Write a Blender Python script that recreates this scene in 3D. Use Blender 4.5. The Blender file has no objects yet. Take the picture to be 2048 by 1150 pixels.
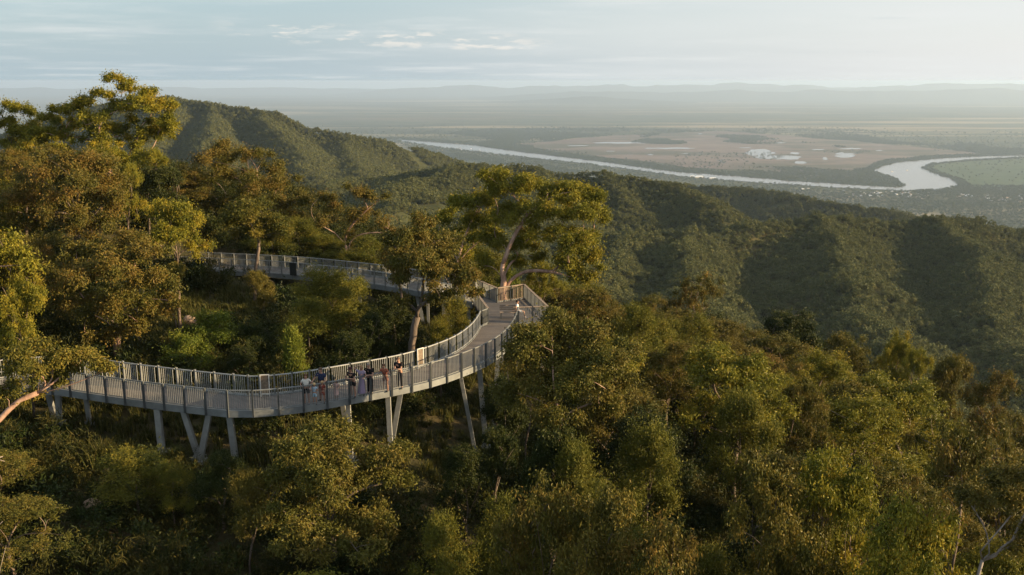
import bpy, math, random
import numpy as np
from mathutils import Vector
R = math.radians
scene = bpy.context.scene
COL = scene.collection

# ------------------------------------------------------------------ camera, sky, sun, exposure
PITCH = 11.86            # degrees below the horizontal
FPX = 1967.0             # focal length in pixels of a 2048 px wide frame
cam_d = bpy.data.cameras.new("camera")
cam_d.sensor_width = 36.0
cam_d.lens = 36.0 * FPX / 2048.0
cam_d.clip_start = 0.5
cam_d.clip_end = 200000.0
cam = bpy.data.objects.new("camera", cam_d)
cam.location = (0, 0, 0)
cam.rotation_euler = (R(90 - PITCH), 0, 0)
COL.objects.link(cam)
scene.camera = cam

SUN_AZ = 97.0            # degrees clockwise from the view axis (+Y)
SUN_EL = 13.0
SKY = 0.09
world = bpy.data.worlds.new("World")
scene.world = world
world.use_nodes = True
wn, wl = world.node_tree.nodes, world.node_tree.links
wn.clear()
w_out = wn.new("ShaderNodeOutputWorld")
w_bg = wn.new("ShaderNodeBackground")
w_bg.inputs[1].default_value = SKY
w_sky = wn.new("ShaderNodeTexSky")
w_sky.sky_type = 'NISHITA'
w_sky.sun_disc = False
w_sky.sun_elevation = R(SUN_EL)
w_sky.sun_rotation = R(SUN_AZ)
w_sky.altitude = 600
w_sky.air_density = 1.0
w_sky.dust_density = 0.9
w_sky.ozone_density = 2.0
def wmath(op, a, b=None, c=None, clamp=False):
    n = wn.new("ShaderNodeMath"); n.operation = op; n.use_clamp = clamp
    for i, v in enumerate((a, b, c)):
        if v is None: continue
        if isinstance(v, (int, float)): n.inputs[i].default_value = v
        else: wl.new(v, n.inputs[i])
    return n.outputs[0]
def wramp(x, lo, hi):
    n = wn.new("ShaderNodeMapRange"); n.interpolation_type = 'SMOOTHSTEP'
    wl.new(x, n.inputs[0]); n.inputs[1].default_value = lo; n.inputs[2].default_value = hi
    return n.outputs[0]
def wnoise(vec, scale, detail=5, rough=.55):
    n = wn.new("ShaderNodeTexNoise"); wl.new(vec, n.inputs['Vector'])
    n.inputs['Scale'].default_value = scale; n.inputs['Detail'].default_value = detail
    n.inputs['Roughness'].default_value = rough
    return n.outputs[0]
w_tc = wn.new("ShaderNodeTexCoord")
w_sep = wn.new("ShaderNodeSeparateXYZ"); wl.new(w_tc.outputs['Generated'], w_sep.inputs[0])
dx, dy, dz = w_sep.outputs
den = wmath('ADD', wmath('MAXIMUM', dz, 0.0), 0.035)
cu = wn.new("ShaderNodeCombineXYZ")
wl.new(wmath('DIVIDE', dx, den), cu.inputs[0]); wl.new(wmath('MULTIPLY', wmath('DIVIDE', dy, den), 1.0), cu.inputs[1])
cir = wramp(wnoise(cu.outputs[0], 0.32, 7, .62), .46, .78)        # thin high cloud layer
veil = wramp(wnoise(cu.outputs[0], 0.12, 4, .5), .30, .70)        # broad milky veil
azr = wramp(dx, -.45, .45)                                        # the veil thickens towards the sun
cc = wn.new("ShaderNodeCombineXYZ")
wl.new(wmath('MULTIPLY', dx, 9.0), cc.inputs[0]); wl.new(wmath('MULTIPLY', dy, 3.0), cc.inputs[1]); wl.new(wmath('MULTIPLY', dz, 46.0), cc.inputs[2])
tuft = wramp(wnoise(cc.outputs[0], 3.4, 10, .66), .50, .64)
lineA = wmath('ABSOLUTE', wmath('SUBTRACT', dz, wmath('ADD', wmath('MULTIPLY', dx, -.045), .036)))
band = wmath('MULTIPLY', wmath('MULTIPLY', wmath('SUBTRACT', 1.0, wramp(lineA, .003, .013)), wramp(dx, -.30, -.20)), wmath('SUBTRACT', 1.0, wramp(dx, -.02, .06)))
tuft = wmath('MULTIPLY', tuft, band)
streak_v = wn.new("ShaderNodeCombineXYZ")
wl.new(wmath('MULTIPLY', dx, 3.0), streak_v.inputs[0]); wl.new(wmath('MULTIPLY', dz, 75.0), streak_v.inputs[2])
dark = wmath('MULTIPLY', wramp(wnoise(streak_v.outputs[0], 1.3, 5, .6), .60, .74), wramp(dz, .012, .04))
amt = wmath('ADD', wmath('MULTIPLY', cir, .62), wmath('MULTIPLY', wmath('MULTIPLY', veil, azr), .55), clamp=True)
w_vc = wn.new("ShaderNodeMix"); w_vc.data_type = 'RGBA'       # colour of the thin high haze layer, whiter towards the sun
wl.new(wramp(dx, -.30, .62), w_vc.inputs[0]); w_vc.inputs[6].default_value = (2.08, 2.58, 2.84, 1); w_vc.inputs[7].default_value = (4.05, 4.02, 3.95, 1)
w_mix0 = wn.new("ShaderNodeMix"); w_mix0.data_type = 'RGBA'
wl.new(wmath('ADD', wmath('MULTIPLY', wmath('SUBTRACT', 1.0, wramp(dz, .0, .10)), .22), .76), w_mix0.inputs[0]); wl.new(w_sky.outputs[0], w_mix0.inputs[6]); wl.new(w_vc.outputs[2], w_mix0.inputs[7])
w_mix = wn.new("ShaderNodeMix"); w_mix.data_type = 'RGBA'
wl.new(amt, w_mix.inputs[0]); wl.new(w_mix0.outputs[2], w_mix.inputs[6]); w_mix.inputs[7].default_value = (3.9, 4.0, 3.95, 1)
w_mix2 = wn.new("ShaderNodeMix"); w_mix2.data_type = 'RGBA'
wl.new(wmath('MULTIPLY', tuft, .7), w_mix2.inputs[0]); wl.new(w_mix.outputs[2], w_mix2.inputs[6]); w_mix2.inputs[7].default_value = (4.4, 4.15, 3.8, 1)
w_mix3 = wn.new("ShaderNodeMix"); w_mix3.data_type = 'RGBA'
wl.new(wmath('MULTIPLY', dark, .45), w_mix3.inputs[0]); wl.new(w_mix2.outputs[2], w_mix3.inputs[6]); w_mix3.inputs[7].default_value = (2.3, 2.75, 3.0, 1)
wl.new(w_mix3.outputs[2], w_bg.inputs[0])
wl.new(w_bg.outputs[0], w_out.inputs[0])

sun_d = bpy.data.lights.new("sun", 'SUN')
sun_d.energy = 5.0
sun_d.angle = R(0.5)
sun_d.color = (1.0, 0.73, 0.40)
sun = bpy.data.objects.new("sun", sun_d)
sdir = Vector((math.sin(R(SUN_AZ)) * math.cos(R(SUN_EL)), math.cos(R(SUN_AZ)) * math.cos(R(SUN_EL)), math.sin(R(SUN_EL))))
sun.rotation_euler = sdir.to_track_quat('Z', 'Y').to_euler()
sun.location = sdir * 300
COL.objects.link(sun)

vs = scene.view_settings
vs.view_transform = 'Standard'; vs.look = 'None'; vs.exposure = 1.25; vs.gamma = 1.0; vs.use_curve_mapping = False
cy = scene.cycles
cy.use_denoising = True
try: cy.denoiser = 'OPENIMAGEDENOISE'
except Exception: pass
cy.max_bounces = 4; cy.diffuse_bounces = 1; cy.glossy_bounces = 2; cy.transmission_bounces = 3
cy.transparent_max_bounces = 4; cy.volume_bounces = 1
cy.sample_clamp_indirect = 4.0
cy.use_adaptive_sampling = True; cy.adaptive_threshold = 0.01
cy.caustics_reflective = False; cy.caustics_refractive = False

# ------------------------------------------------------------------ geometry helpers
CP, SP = math.cos(R(PITCH)), math.sin(R(PITCH))
def ray(px, py):
    x, u = (px - 1024.0) / FPX, -(py - 575.0) / FPX
    return np.array([x, CP + u * SP, -SP + u * CP])
def at(px, py, Y):                      # point of the view ray at forward distance Y
    d = ray(px, py); return d * (Y / d[1])
def onz(px, py, z):                     # point of the view ray on a level plane
    d = ray(px, py); return d * (z / d[2])
def proj(p):
    x, y, z = p
    dep = y * CP - z * SP; up = y * SP + z * CP
    return 1024 + FPX * x / dep, 575 - FPX * up / dep
def mpp(Y): return Y * 1.02 / FPX       # metres per pixel near distance Y

def hash2(ix, iy, s):
    h = (ix.astype(np.int64) * 374761393 + iy.astype(np.int64) * 668265263 + s * 1274126177) & 0xFFFFFFFF
    h = ((h ^ (h >> 13)) * 1274126177) & 0xFFFFFFFF
    h = h ^ (h >> 16)
    return (h & 0xFFFFFF) / float(0xFFFFFF)
def vnoise(x, y, s=0):
    ix, iy = np.floor(x), np.floor(y)
    fx, fy = x - ix, y - iy
    fx = fx * fx * (3 - 2 * fx); fy = fy * fy * (3 - 2 * fy)
    a, b = hash2(ix, iy, s), hash2(ix + 1, iy, s)
    c, d = hash2(ix, iy + 1, s), hash2(ix + 1, iy + 1, s)
    return (a + (b - a) * fx) * (1 - fy) + (c + (d - c) * fx) * fy
def fbm(x, y, s=0, o=4):
    t, a, n = 0, .5, 0
    for k in range(o):
        t = t + a * vnoise(x * 2 ** k + 17.3 * k, y * 2 ** k - 9.1 * k, s + k); n += a; a *= .5
    return t / n
def smooth(x, a, b):
    t = np.clip((x - a) / (b - a), 0, 1); return t * t * (3 - 2 * t)

def make_mesh(name, verts, faces_idx, nper, attrs=None, smooth_shade=False, uv=None):
    """verts (N,3), faces_idx flat int array, nper: loops per face (int or array)"""
    verts = np.ascontiguousarray(verts, dtype=np.float32); fi = np.asarray(faces_idx, dtype=np.int32).ravel()
    me = bpy.data.meshes.new(name)
    me.vertices.add(len(verts)); me.vertices.foreach_set("co", verts.ravel())
    if isinstance(nper, int): tot = np.full(len(fi) // nper, nper, dtype=np.int32)
    else: tot = np.asarray(nper, dtype=np.int32)
    st = np.concatenate(([0], np.cumsum(tot)[:-1])).astype(np.int32) if len(tot) else np.zeros(0, np.int32)
    me.loops.add(len(fi)); me.loops.foreach_set("vertex_index", fi)
    me.polygons.add(len(tot)); me.polygons.foreach_set("loop_start", st); me.polygons.foreach_set("loop_total", tot)
    me.polygons.foreach_set("use_smooth", np.full(len(tot), smooth_shade, dtype=bool))
    for k, (dom, arr) in (attrs or {}).items():
        a = me.attributes.new(k, 'FLOAT', dom); a.data.foreach_set("value", np.asarray(arr, dtype=np.float32))
    if uv is not None:
        l = me.uv_layers.new(name="UVMap"); l.data.foreach_set("uv", np.asarray(uv, dtype=np.float32)[fi].ravel())
    me.update(calc_edges=True); me.validate()
    return me
def link(name, me, mat=None, parent=None):
    o = bpy.data.objects.new(name, me); COL.objects.link(o)
    if mat is not None and me is not None and not me.materials: me.materials.append(mat)
    if parent is not None: o.parent = parent
    return o
def empty(name, loc, rz=0):
    o = bpy.data.objects.new(name, None); o.empty_display_size = .3
    o.location = loc; o.rotation_euler = (0, 0, rz); COL.objects.link(o); return o
def tag(o, label=None, cat=None, group=None, kind=None):
    if label: o["label"] = label
    if cat: o["category"] = cat
    if group: o["group"] = group
    if kind: o["kind"] = kind
    return o

class MB:
    """collects boxes, bars, tubes into one mesh"""
    def __init__(s): s.v = []; s.f = []; s.n = []; s.c = 0
    def add(s, v, f):
        s.v.append(np.asarray(v, float))
        for q in f:
            s.f.extend([i + s.c for i in q]); s.n.append(len(q))
        s.c += len(v)
    def bar(s, a, b, w, h, up=(0, 0, 1)):
        a, b = np.asarray(a, float), np.asarray(b, float)
        d = b - a; L = np.linalg.norm(d); d = d / L
        up = np.asarray(up, float)
        if abs(np.dot(up, d)) > .98: up = np.array([0, 1., 0])
        sd = np.cross(d, up); sd /= np.linalg.norm(sd); u = np.cross(sd, d)
        v = [p + sd * sx * w / 2 + u * su * h / 2 for p in (a, b) for sx, su in ((-1, -1), (1, -1), (1, 1), (-1, 1))]
        s.add(v, [(3, 2, 1, 0), (4, 5, 6, 7), (0, 1, 5, 4), (1, 2, 6, 5), (2, 3, 7, 6), (3, 0, 4, 7)])
    def tube(s, pts, rad, n=6):
        pts = [np.asarray(p, float) for p in pts]; vs = []; prev = None
        for i, p in enumerate(pts):
            d = pts[min(i + 1, len(pts) - 1)] - pts[max(i - 1, 0)]; d = d / (np.linalg.norm(d) + 1e-9)
            ref = np.array([0, 0, 1.]) if abs(d[2]) < .9 else np.array([1., 0, 0])
            if prev is None: a = np.cross(d, ref)
            else: a = prev - d * np.dot(prev, d)
            a = a / (np.linalg.norm(a) + 1e-9); prev = a; b = np.cross(d, a)
            r = rad[i] if hasattr(rad, '__len__') else rad
            vs += [p + (a * math.cos(2 * math.pi * k / n) + b * math.sin(2 * math.pi * k / n)) * r for k in range(n)]
        f = []
        for i in range(len(pts) - 1):
            for k in range(n):
                k2 = (k + 1) % n; f.append((i * n + k, i * n + k2, (i + 1) * n + k2, (i + 1) * n + k))
        f.append(tuple(range(n - 1, -1, -1))); f.append(tuple((len(pts) - 1) * n + k for k in range(n)))
        s.add(vs, f)
    def mesh(s, name, sm=False):
        return make_mesh(name, np.concatenate(s.v), s.f, s.n, smooth_shade=sm)
    def build(s, name, mat, parent=None, sm=False):
        return link(name, s.mesh(name, sm), mat, parent)

# ------------------------------------------------------------------ materials
def new_mat(name):
    m = bpy.data.materials.new(name); m.use_nodes = True
    nt = m.node_tree; b = nt.nodes["Principled BSDF"]
    return m, nt, b
def nd(nt, t, **kw):
    n = nt.nodes.new(t)
    for k, v in kw.items(): setattr(n, k, v)
    return n
def ramp(nt, fac, cols):
    r = nd(nt, "ShaderNodeValToRGB"); e = r.color_ramp.elements
    while len(e) < len(cols): e.new(.5)
    for i, (p, c) in enumerate(cols): e[i].position = p; e[i].color = (*c, 1)
    nt.links.new(fac, r.inputs[0]); return r.outputs[0]
def noise(nt, scale, detail=4, rough=.55, coord='Object', vec=None, stretch=None):
    n = nd(nt, "ShaderNodeTexNoise"); n.inputs['Scale'].default_value = scale
    n.inputs['Detail'].default_value = detail; n.inputs['Roughness'].default_value = rough
    if vec is None: vec = nd(nt, "ShaderNodeTexCoord").outputs[coord]
    if stretch:
        mp = nd(nt, "ShaderNodeMapping"); mp.inputs['Scale'].default_value = stretch
        nt.links.new(vec, mp.inputs[0]); vec = mp.outputs[0]
    nt.links.new(vec, n.inputs['Vector']); return n.outputs[0]
def mixc(nt, fac, a, b, mode='MIX'):
    n = nd(nt, "ShaderNodeMix", data_type='RGBA', blend_type=mode)
    for i, v in ((0, fac), (6, a), (7, b)):
        if isinstance(v, (int, float)): n.inputs[i].default_value = v
        elif isinstance(v, tuple): n.inputs[i].default_value = (*v, 1)
        else: nt.links.new(v, n.inputs[i])
    return n.outputs[2]
def simple(name, col, rough=.6, metal=0, var=.25, scale=6, spec=.5, bump=0):
    m, nt, b = new_mat(name)
    f = noise(nt, scale, 5, .6)
    c = ramp(nt, f, [(.25, tuple(v * (1 - var) for v in col)), (.75, tuple(min(1, v * (1 + var)) for v in col))])
    nt.links.new(c, b.inputs['Base Color']); b.inputs['Roughness'].default_value = rough
    b.inputs['Metallic'].default_value = metal; b.inputs['Specular IOR Level'].default_value = spec
    if bump:
        bp = nd(nt, "ShaderNodeBump"); bp.inputs['Strength'].default_value = bump; bp.inputs['Distance'].default_value = .05
        nt.links.new(f, bp.inputs['Height']); nt.links.new(bp.outputs[0], b.inputs['Normal'])
    return m
GAIN = dict(gum_leaf_gold=1.7, gum_leaf_brown=1.75, gum_leaf_olive=1.8, wattle_leaf=1.7, dark_leaf=1.2, far_leaf=1.5)
def leaf_mat(name, cols, trans=.3, rough=.55, objvar=None):
    """cols: four leaf colours, picked leaf by leaf; objvar: a second tint that differs tree by tree"""
    m, nt, b = new_mat(name); g_ = GAIN.get(name, 1.0)
    w_ = (1.01, .98, .86) if g_ > 1.6 else (1, 1, 1)
    cols = [tuple(v * g_ * t for v, t in zip(c, w_)) for c in cols]; objvar = objvar and tuple(v * g_ * t for v, t in zip(objvar, w_))
    at_ = nd(nt, "ShaderNodeAttribute"); at_.attribute_name = "tone"
    c = ramp(nt, at_.outputs['Fac'], [(.0, cols[0]), (.35, cols[1]), (.68, cols[2]), (1., cols[3])])
    if objvar:
        oi = nd(nt, "ShaderNodeObjectInfo")
        mr = nd(nt, "ShaderNodeMapRange"); nt.links.new(oi.outputs['Random'], mr.inputs[0])
        mr.inputs[3].default_value = 0; mr.inputs[4].default_value = .55
        c = mixc(nt, mr.outputs[0], c, objvar)
    nt.links.new(c, b.inputs['Base Color']); b.inputs['Roughness'].default_value = rough
    b.inputs['Specular IOR Level'].default_value = .14
    tr = nd(nt, "ShaderNodeBsdfTranslucent"); nt.links.new(c, tr.inputs[0])
    mx = nd(nt, "ShaderNodeMixShader"); mx.inputs[0].default_value = trans * .75
    nt.links.new(b.outputs[0], mx.inputs[1]); nt.links.new(tr.outputs[0], mx.inputs[2])
    nt.links.new(mx.outputs[0], nt.nodes["Material Output"].inputs[0])
    return m
M = {}
M['gold'] = leaf_mat("gum_leaf_gold", [(.028, .040, .007), (.080, .085, .012), (.15, .135, .016), (.21, .14, .018)], .3, .5, (.085, .085, .013))
M['brown'] = leaf_mat("gum_leaf_brown", [(.024, .029, .008), (.054, .052, .012), (.092, .068, .017), (.135, .076, .022)], .28, .5, (.055, .060, .012))
M['olive'] = leaf_mat("gum_leaf_olive", [(.020, .028, .007), (.050, .053, .011), (.085, .076, .015), (.125, .09, .020)], .28, .5, (.06, .046, .014))
M['wattle'] = leaf_mat("wattle_leaf", [(.028, .036, .007), (.064, .067, .012), (.10, .092, .015), (.135, .105, .018)], .3, .6, (.05, .06, .012))
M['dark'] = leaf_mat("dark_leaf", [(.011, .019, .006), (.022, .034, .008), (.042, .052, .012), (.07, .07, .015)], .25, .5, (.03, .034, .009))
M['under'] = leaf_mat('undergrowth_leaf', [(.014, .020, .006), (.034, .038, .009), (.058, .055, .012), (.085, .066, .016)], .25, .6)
M['lime'] = leaf_mat("lime_leaf", [(.05, .075, .012), (.10, .13, .018), (.15, .17, .022), (.20, .19, .026)], .35, .5)
M['forest'] = leaf_mat("far_leaf", [(.027, .036, .015), (.052, .062, .023), (.094, .100, .036), (.15, .135, .05)], .15, .7, (.080, .084, .034))
M['mangrove'] = leaf_mat("mangrove_leaf", [(.03, .045, .02), (.045, .065, .026), (.065, .085, .034), (.08, .095, .04)], .2, .7)
M['grass'] = leaf_mat("grass_blade", [(.034, .042, .010), (.060, .068, .015), (.095, .09, .022), (.14, .12, .038)], .3, .6)
def bark(name, cols):
    m, nt, b = new_mat(name)
    f = noise(nt, 2.2, 6, .65, stretch=(1, 1, .35))
    nt.links.new(ramp(nt, f, [(.30, cols[0]), (.48, cols[1]), (.70, cols[2])]), b.inputs['Base Color'])
    b.inputs['Roughness'].default_value = .75
    bp = nd(nt, "ShaderNodeBump"); bp.inputs['Strength'].default_value = .5; bp.inputs['Distance'].default_value = .04
    nt.links.new(noise(nt, 9, 5, .7, stretch=(1, 1, .3)), bp.inputs['Height']); nt.links.new(bp.outputs[0], b.inputs['Normal'])
    return m
M['bark_pink'] = bark("pink_gum_bark", [(.16, .10, .075), (.34, .21, .155), (.50, .35, .27)])
M['bark_dark'] = bark("dark_bark", [(.045, .035, .028), (.10, .075, .058), (.19, .14, .11)])
M['bark_mid'] = bark('grey_brown_bark', [(.06, .045, .035), (.12, .085, .065), (.22, .16, .125)])
M['bark_pale'] = bark("pale_dead_wood", [(.09, .075, .062), (.20, .165, .14), (.36, .31, .27)])
M['steel'] = simple("galvanised_steel", (.21, .22, .22), .45, .35, .22, 3.0)
M['steel_sunlit'] = simple('sunlit_steel_tone', (.36, .37, .365), .45, .25, .2, 3.0)  # paler copy of the galvanised steel: sunlight on the bars put into the colour
M['steel_dark'] = simple("weathered_steel_post", (.085, .095, .10), .5, .3, .25, 4)
M['beam'] = simple("steel_beam", (.18, .195, .20), .55, .25, .38, 1.1)
M['leg'] = simple("concrete_grey_leg", (.29, .30, .295), .55, .15, .22, 2.2)
M['darkpanel'] = simple("dark_panel", (.018, .020, .020), .6, 0, .3, 5)
M['white'] = simple("white_paint", (.58, .57, .54), .5, 0, .08, 8)
M['timber'] = simple("weathered_timber", (.26, .20, .15), .75, 0, .3, 5, bump=.3)
def deck_mat():
    m, nt, b = new_mat("deck_boards")
    uv = nd(nt, "ShaderNodeUVMap"); sep = nd(nt, "ShaderNodeSeparateXYZ"); nt.links.new(uv.outputs[0], sep.inputs[0])
    sc = nd(nt, "ShaderNodeMath", operation='MULTIPLY'); sc.inputs[1].default_value = 1 / .14; nt.links.new(sep.outputs[0], sc.inputs[0])
    fl = nd(nt, "ShaderNodeMath", operation='FLOOR'); nt.links.new(sc.outputs[0], fl.inputs[0])
    fr = nd(nt, "ShaderNodeMath", operation='FRACT'); nt.links.new(sc.outputs[0], fr.inputs[0])
    wn_ = nd(nt, "ShaderNodeTexWhiteNoise", noise_dimensions='1D'); nt.links.new(fl.outputs[0], wn_.inputs['W'])
    base = ramp(nt, wn_.outputs[0], [(0, (.085, .076, .070)), (.5, (.12, .105, .094)), (1, (.16, .14, .122))])
    n2 = noise(nt, 1.1, 5, .6)
    base = mixc(nt, .35, base, ramp(nt, n2, [(.3, (.12, .10, .09)), (.7, (.27, .22, .185))]))
    gap = nd(nt, "ShaderNodeMath", operation='LESS_THAN'); gap.inputs[1].default_value = .07; nt.links.new(fr.outputs[0], gap.inputs[0])
    nt.links.new(mixc(nt, gap.outputs[0], base, (.02, .018, .016)), b.inputs['Base Color'])
    b.inputs['Roughness'].default_value = .8
    return m
M['deck'] = deck_mat()
def ground_mat():
    m, nt, b = new_mat("bush_ground")
    f = noise(nt, .35, 6, .65); g = noise(nt, 3.5, 5, .7)
    c = ramp(nt, f, [(.30, (.030, .034, .012)), (.48, (.055, .050, .020)), (.62, (.085, .060, .032)), (.75, (.11, .075, .045))])
    c = mixc(nt, .5, c, ramp(nt, g, [(.3, (.025, .025, .012)), (.7, (.10, .085, .045))]))
    nt.links.new(c, b.inputs['Base Color']); b.inputs['Roughness'].default_value = .95; b.inputs['Specular IOR Level'].default_value = .1
    bp = nd(nt, "ShaderNodeBump"); bp.inputs['Strength'].default_value = .8; bp.inputs['Distance'].default_value = .2
    nt.links.new(g, bp.inputs['Height']); nt.links.new(bp.outputs[0], b.inputs['Normal'])
    return m
M['ground'] = ground_mat()
def hill_mat():
    m, nt, b = new_mat("hillside_earth")
    f = noise(nt, .012, 6, .6); g = noise(nt, .11, 5, .7)
    c = ramp(nt, f, [(.35, (.040, .048, .020)), (.55, (.060, .062, .026)), (.64, (.15, .115, .05)), (.72, (.26, .18, .075))])
    c = mixc(nt, .5, c, ramp(nt, g, [(.35, (.030, .038, .016)), (.7, (.085, .080, .036))]))
    nt.links.new(c, b.inputs['Base Color']); b.inputs['Roughness'].default_value = 1; b.inputs['Specular IOR Level'].default_value = .05
    return m
M['hill'] = hill_mat()
def plain_mat():
    m, nt, b = new_mat("plain_country")
    f = noise(nt, .00042, 9, .62, stretch=(.55, 1, 1)); g = noise(nt, .0022, 7, .65, stretch=(.5, 1, 1)); h = noise(nt, .010, 5, .7)
    c = ramp(nt, f, [(.36, (.030, .050, .020)), (.47, (.058, .082, .030)), (.55, (.105, .100, .042)), (.66, (.21, .15, .085))])
    c = mixc(nt, .55, c, ramp(nt, g, [(.36, (.026, .038, .018)), (.50, (.058, .064, .03)), (.66, (.15, .125, .07))]))
    c = mixc(nt, .35, c, ramp(nt, h, [(.40, (.024, .034, .017)), (.58, (.095, .088, .048))]))
    pale = ramp(nt, noise(nt, .0007, 8, .68, stretch=(.22, 1, 1)), [(.53, (0, 0, 0)), (.62, (1, 1, 1))])
    c = mixc(nt, pale, c, (.26, .215, .13))
    nt.links.new(c, b.inputs['Base Color']); b.inputs['Roughness'].default_value = 1; b.inputs['Specular IOR Level'].default_value = .05
    return m
M['plain'] = plain_mat()
def flat_mat(name, lo, mid, hi, s1, s2, stretch=(.4, 1, 1), patch=None):
    m, nt, b = new_mat(name)
    f = noise(nt, s1, 8, .62, stretch=stretch); g = noise(nt, s2, 5, .7)
    c = mixc(nt, .35, ramp(nt, f, [(.35, lo), (.5, mid), (.68, hi)]), ramp(nt, g, [(.4, lo), (.62, hi)]))
    if patch: c = mixc(nt, ramp(nt, noise(nt, .0016, 7, .65, stretch=(.5, 1, 1)), [(.47, (0, 0, 0)), (.57, (1, 1, 1))]), c, patch)
    nt.links.new(c, b.inputs['Base Color']); b.inputs['Roughness'].default_value = .95; b.inputs['Specular IOR Level'].default_value = .1
    return m
M['mud'] = flat_mat("mudflat_soil", (.115, .082, .066), (.15, .112, .09), (.20, .158, .128), .0011, .008, patch=(.075, .07, .04))
M['field'] = flat_mat("river_meadow", (.042, .066, .028), (.056, .086, .036), (.078, .102, .044), .0012, .012)
def water_mat():
    m, nt, b = new_mat("river_water")
    b.inputs['Base Color'].default_value = (.17, .155, .13, 1); b.inputs['Roughness'].default_value = .22
    b.inputs['Specular IOR Level'].default_value = .6
    bp = nd(nt, "ShaderNodeBump"); bp.inputs['Strength'].default_value = .12; bp.inputs['Distance'].default_value = .5
    nt.links.new(noise(nt, .05, 4, .6), bp.inputs['Height']); nt.links.new(bp.outputs[0], b.inputs['Normal'])
    return m
M['water'] = water_mat()

# ------------------------------------------------------------------ terrain heights
NEAR = np.array([
    (-70, 120, -13), (-48, 95, -11), (-38, 100, -10), (-30, 82, -15.5), (-24, 74, -17.6), (-16, 66, -18.2), (-17, 48, -19.2), (-26, 50, -18.6),
    (-10, 48, -19.6), (-5, 46, -21.5), (0, 46, -23.5), (-8, 57, -19.6), (0, 60, -21.5), (-12, 78, -18.4), (0, 76, -20.5), (5, 56, -24), (8, 66, -24),
    (10, 75, -25), (14, 60, -28), (20, 90, -29.5), (27, 100, -34), (42, 100, -41), (60, 110, -50), (30, 60, -35), (40, 70, -40), (1, 32, -24), (13, 32, -26.5),
    (24, 38, -32), (-15, 33, -22.5), (-8, 38, -22.5), (-14, 42, -19.8), (-20, 40, -19.6), (-25, 28, -23), (0, 20, -27), (15, 20, -30), (-30, 10, -25), (30, 10, -36),
    (-25, 120, -15), (0, 110, -27), (-45, 140, -20), (-12, 100, -20), (60, 40, -46), (-60, 60, -14), (-60, 20, -20)], float)
def tps_fit(P):
    n = len(P); d = np.linalg.norm(P[:, None, :2] - P[None, :, :2], axis=2)
    K = np.where(d > 0, d * d * np.log(d + 1e-12), 0) + np.eye(n) * 40.0
    A = np.zeros((n + 3, n + 3)); A[:n, :n] = K; A[:n, n] = 1; A[:n, n + 1:] = P[:, :2]; A[n, :n] = 1; A[n + 1:, :n] = P[:, :2].T
    return np.linalg.solve(A, np.concatenate((P[:, 2], np.zeros(3))))
NW = tps_fit(NEAR)
def near_h(x, y):
    x, y = np.asarray(x, float), np.asarray(y, float); out = NW[len(NEAR)] + NW[-2] * x + NW[-1] * y
    for (px, py, _), w in zip(NEAR, NW[:len(NEAR)]):
        d2 = (x - px) ** 2 + (y - py) ** 2
        out = out + w * .5 * d2 * np.log(d2 + 1e-9)
    return out
def rid(pts, k=.5, p=12.0): return ([at(a, b, c) for a, b, c in pts], k, p)
RIDGES = [
    # far left hill and its spurs
    rid([(60, 250, 2000), (200, 214, 1950), (290, 199, 1920), (340, 200, 1900), (480, 216, 1800), (560, 229, 1750), (640, 259, 1720), (720, 279, 1700), (800, 294, 1750), (880, 312, 1850)], .50, 2),
    rid([(545, 229, 1750), (590, 290, 1450), (610, 345, 1250)], .55, 6), rid([(700, 276, 1700), (690, 310, 1500), (720, 345, 1300)], .55, 6),
    rid([(420, 208, 1850), (430, 290, 1450), (450, 380, 1100)], .55, 6), rid([(340, 200, 1900), (280, 300, 1400)], .5, 6),
    # middle hill and its spurs
    rid([(520, 372, 1000), (640, 350, 1000), (720, 338, 1000), (800, 324, 980), (870, 315, 960), (950, 319, 950), (1050, 322, 950), (1150, 329, 950), (1250, 339, 930), (1350, 356, 900), (1420, 379, 880), (1490, 420, 850)], .5),
    rid([(880, 316, 960), (820, 352, 830), (770, 398, 690), (740, 450, 560)], .55), rid([(1060, 323, 950), (1010, 400, 720), (990, 470, 560)], .55),
    rid([(1200, 334, 940), (1230, 380, 860)], .6), rid([(1350, 356, 900), (1420, 390, 840), (1485, 425, 800)], .6),
    rid([(720, 338, 1000), (650, 380, 820), (600, 430, 650)], .55),
    # foothills behind
    rid([(1300, 358, 1700), (1400, 365, 1600), (1500, 370, 1550), (1580, 377, 1500), (1680, 398, 1450), (1800, 416, 1400)], .42),
    # right hills, long spurs that come down towards the near valley
    rid([(1130, 450, 640), (1250, 436, 650), (1400, 430, 665), (1480, 420, 685), (1560, 410, 705), (1640, 406, 720), (1700, 407, 740), (1800, 415, 760), (1900, 409, 765), (1980, 416, 775), (2060, 430, 790), (2250, 440, 820), (2600, 450, 900)], .52),
    rid([(1640, 406, 720), (1690, 470, 600), (1745, 560, 480), (1800, 680, 380)], .62),
    rid([(1905, 409, 765), (1950, 480, 620), (2010, 570, 500), (2080, 680, 400)], .62),
    rid([(1400, 430, 665), (1400, 500, 540), (1420, 590, 430)], .62), rid([(1230, 438, 650), (1200, 520, 500), (1190, 610, 390)], .62),
    rid([(2180, 436, 800), (2230, 520, 620), (2320, 640, 480)], .6),
]
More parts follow.
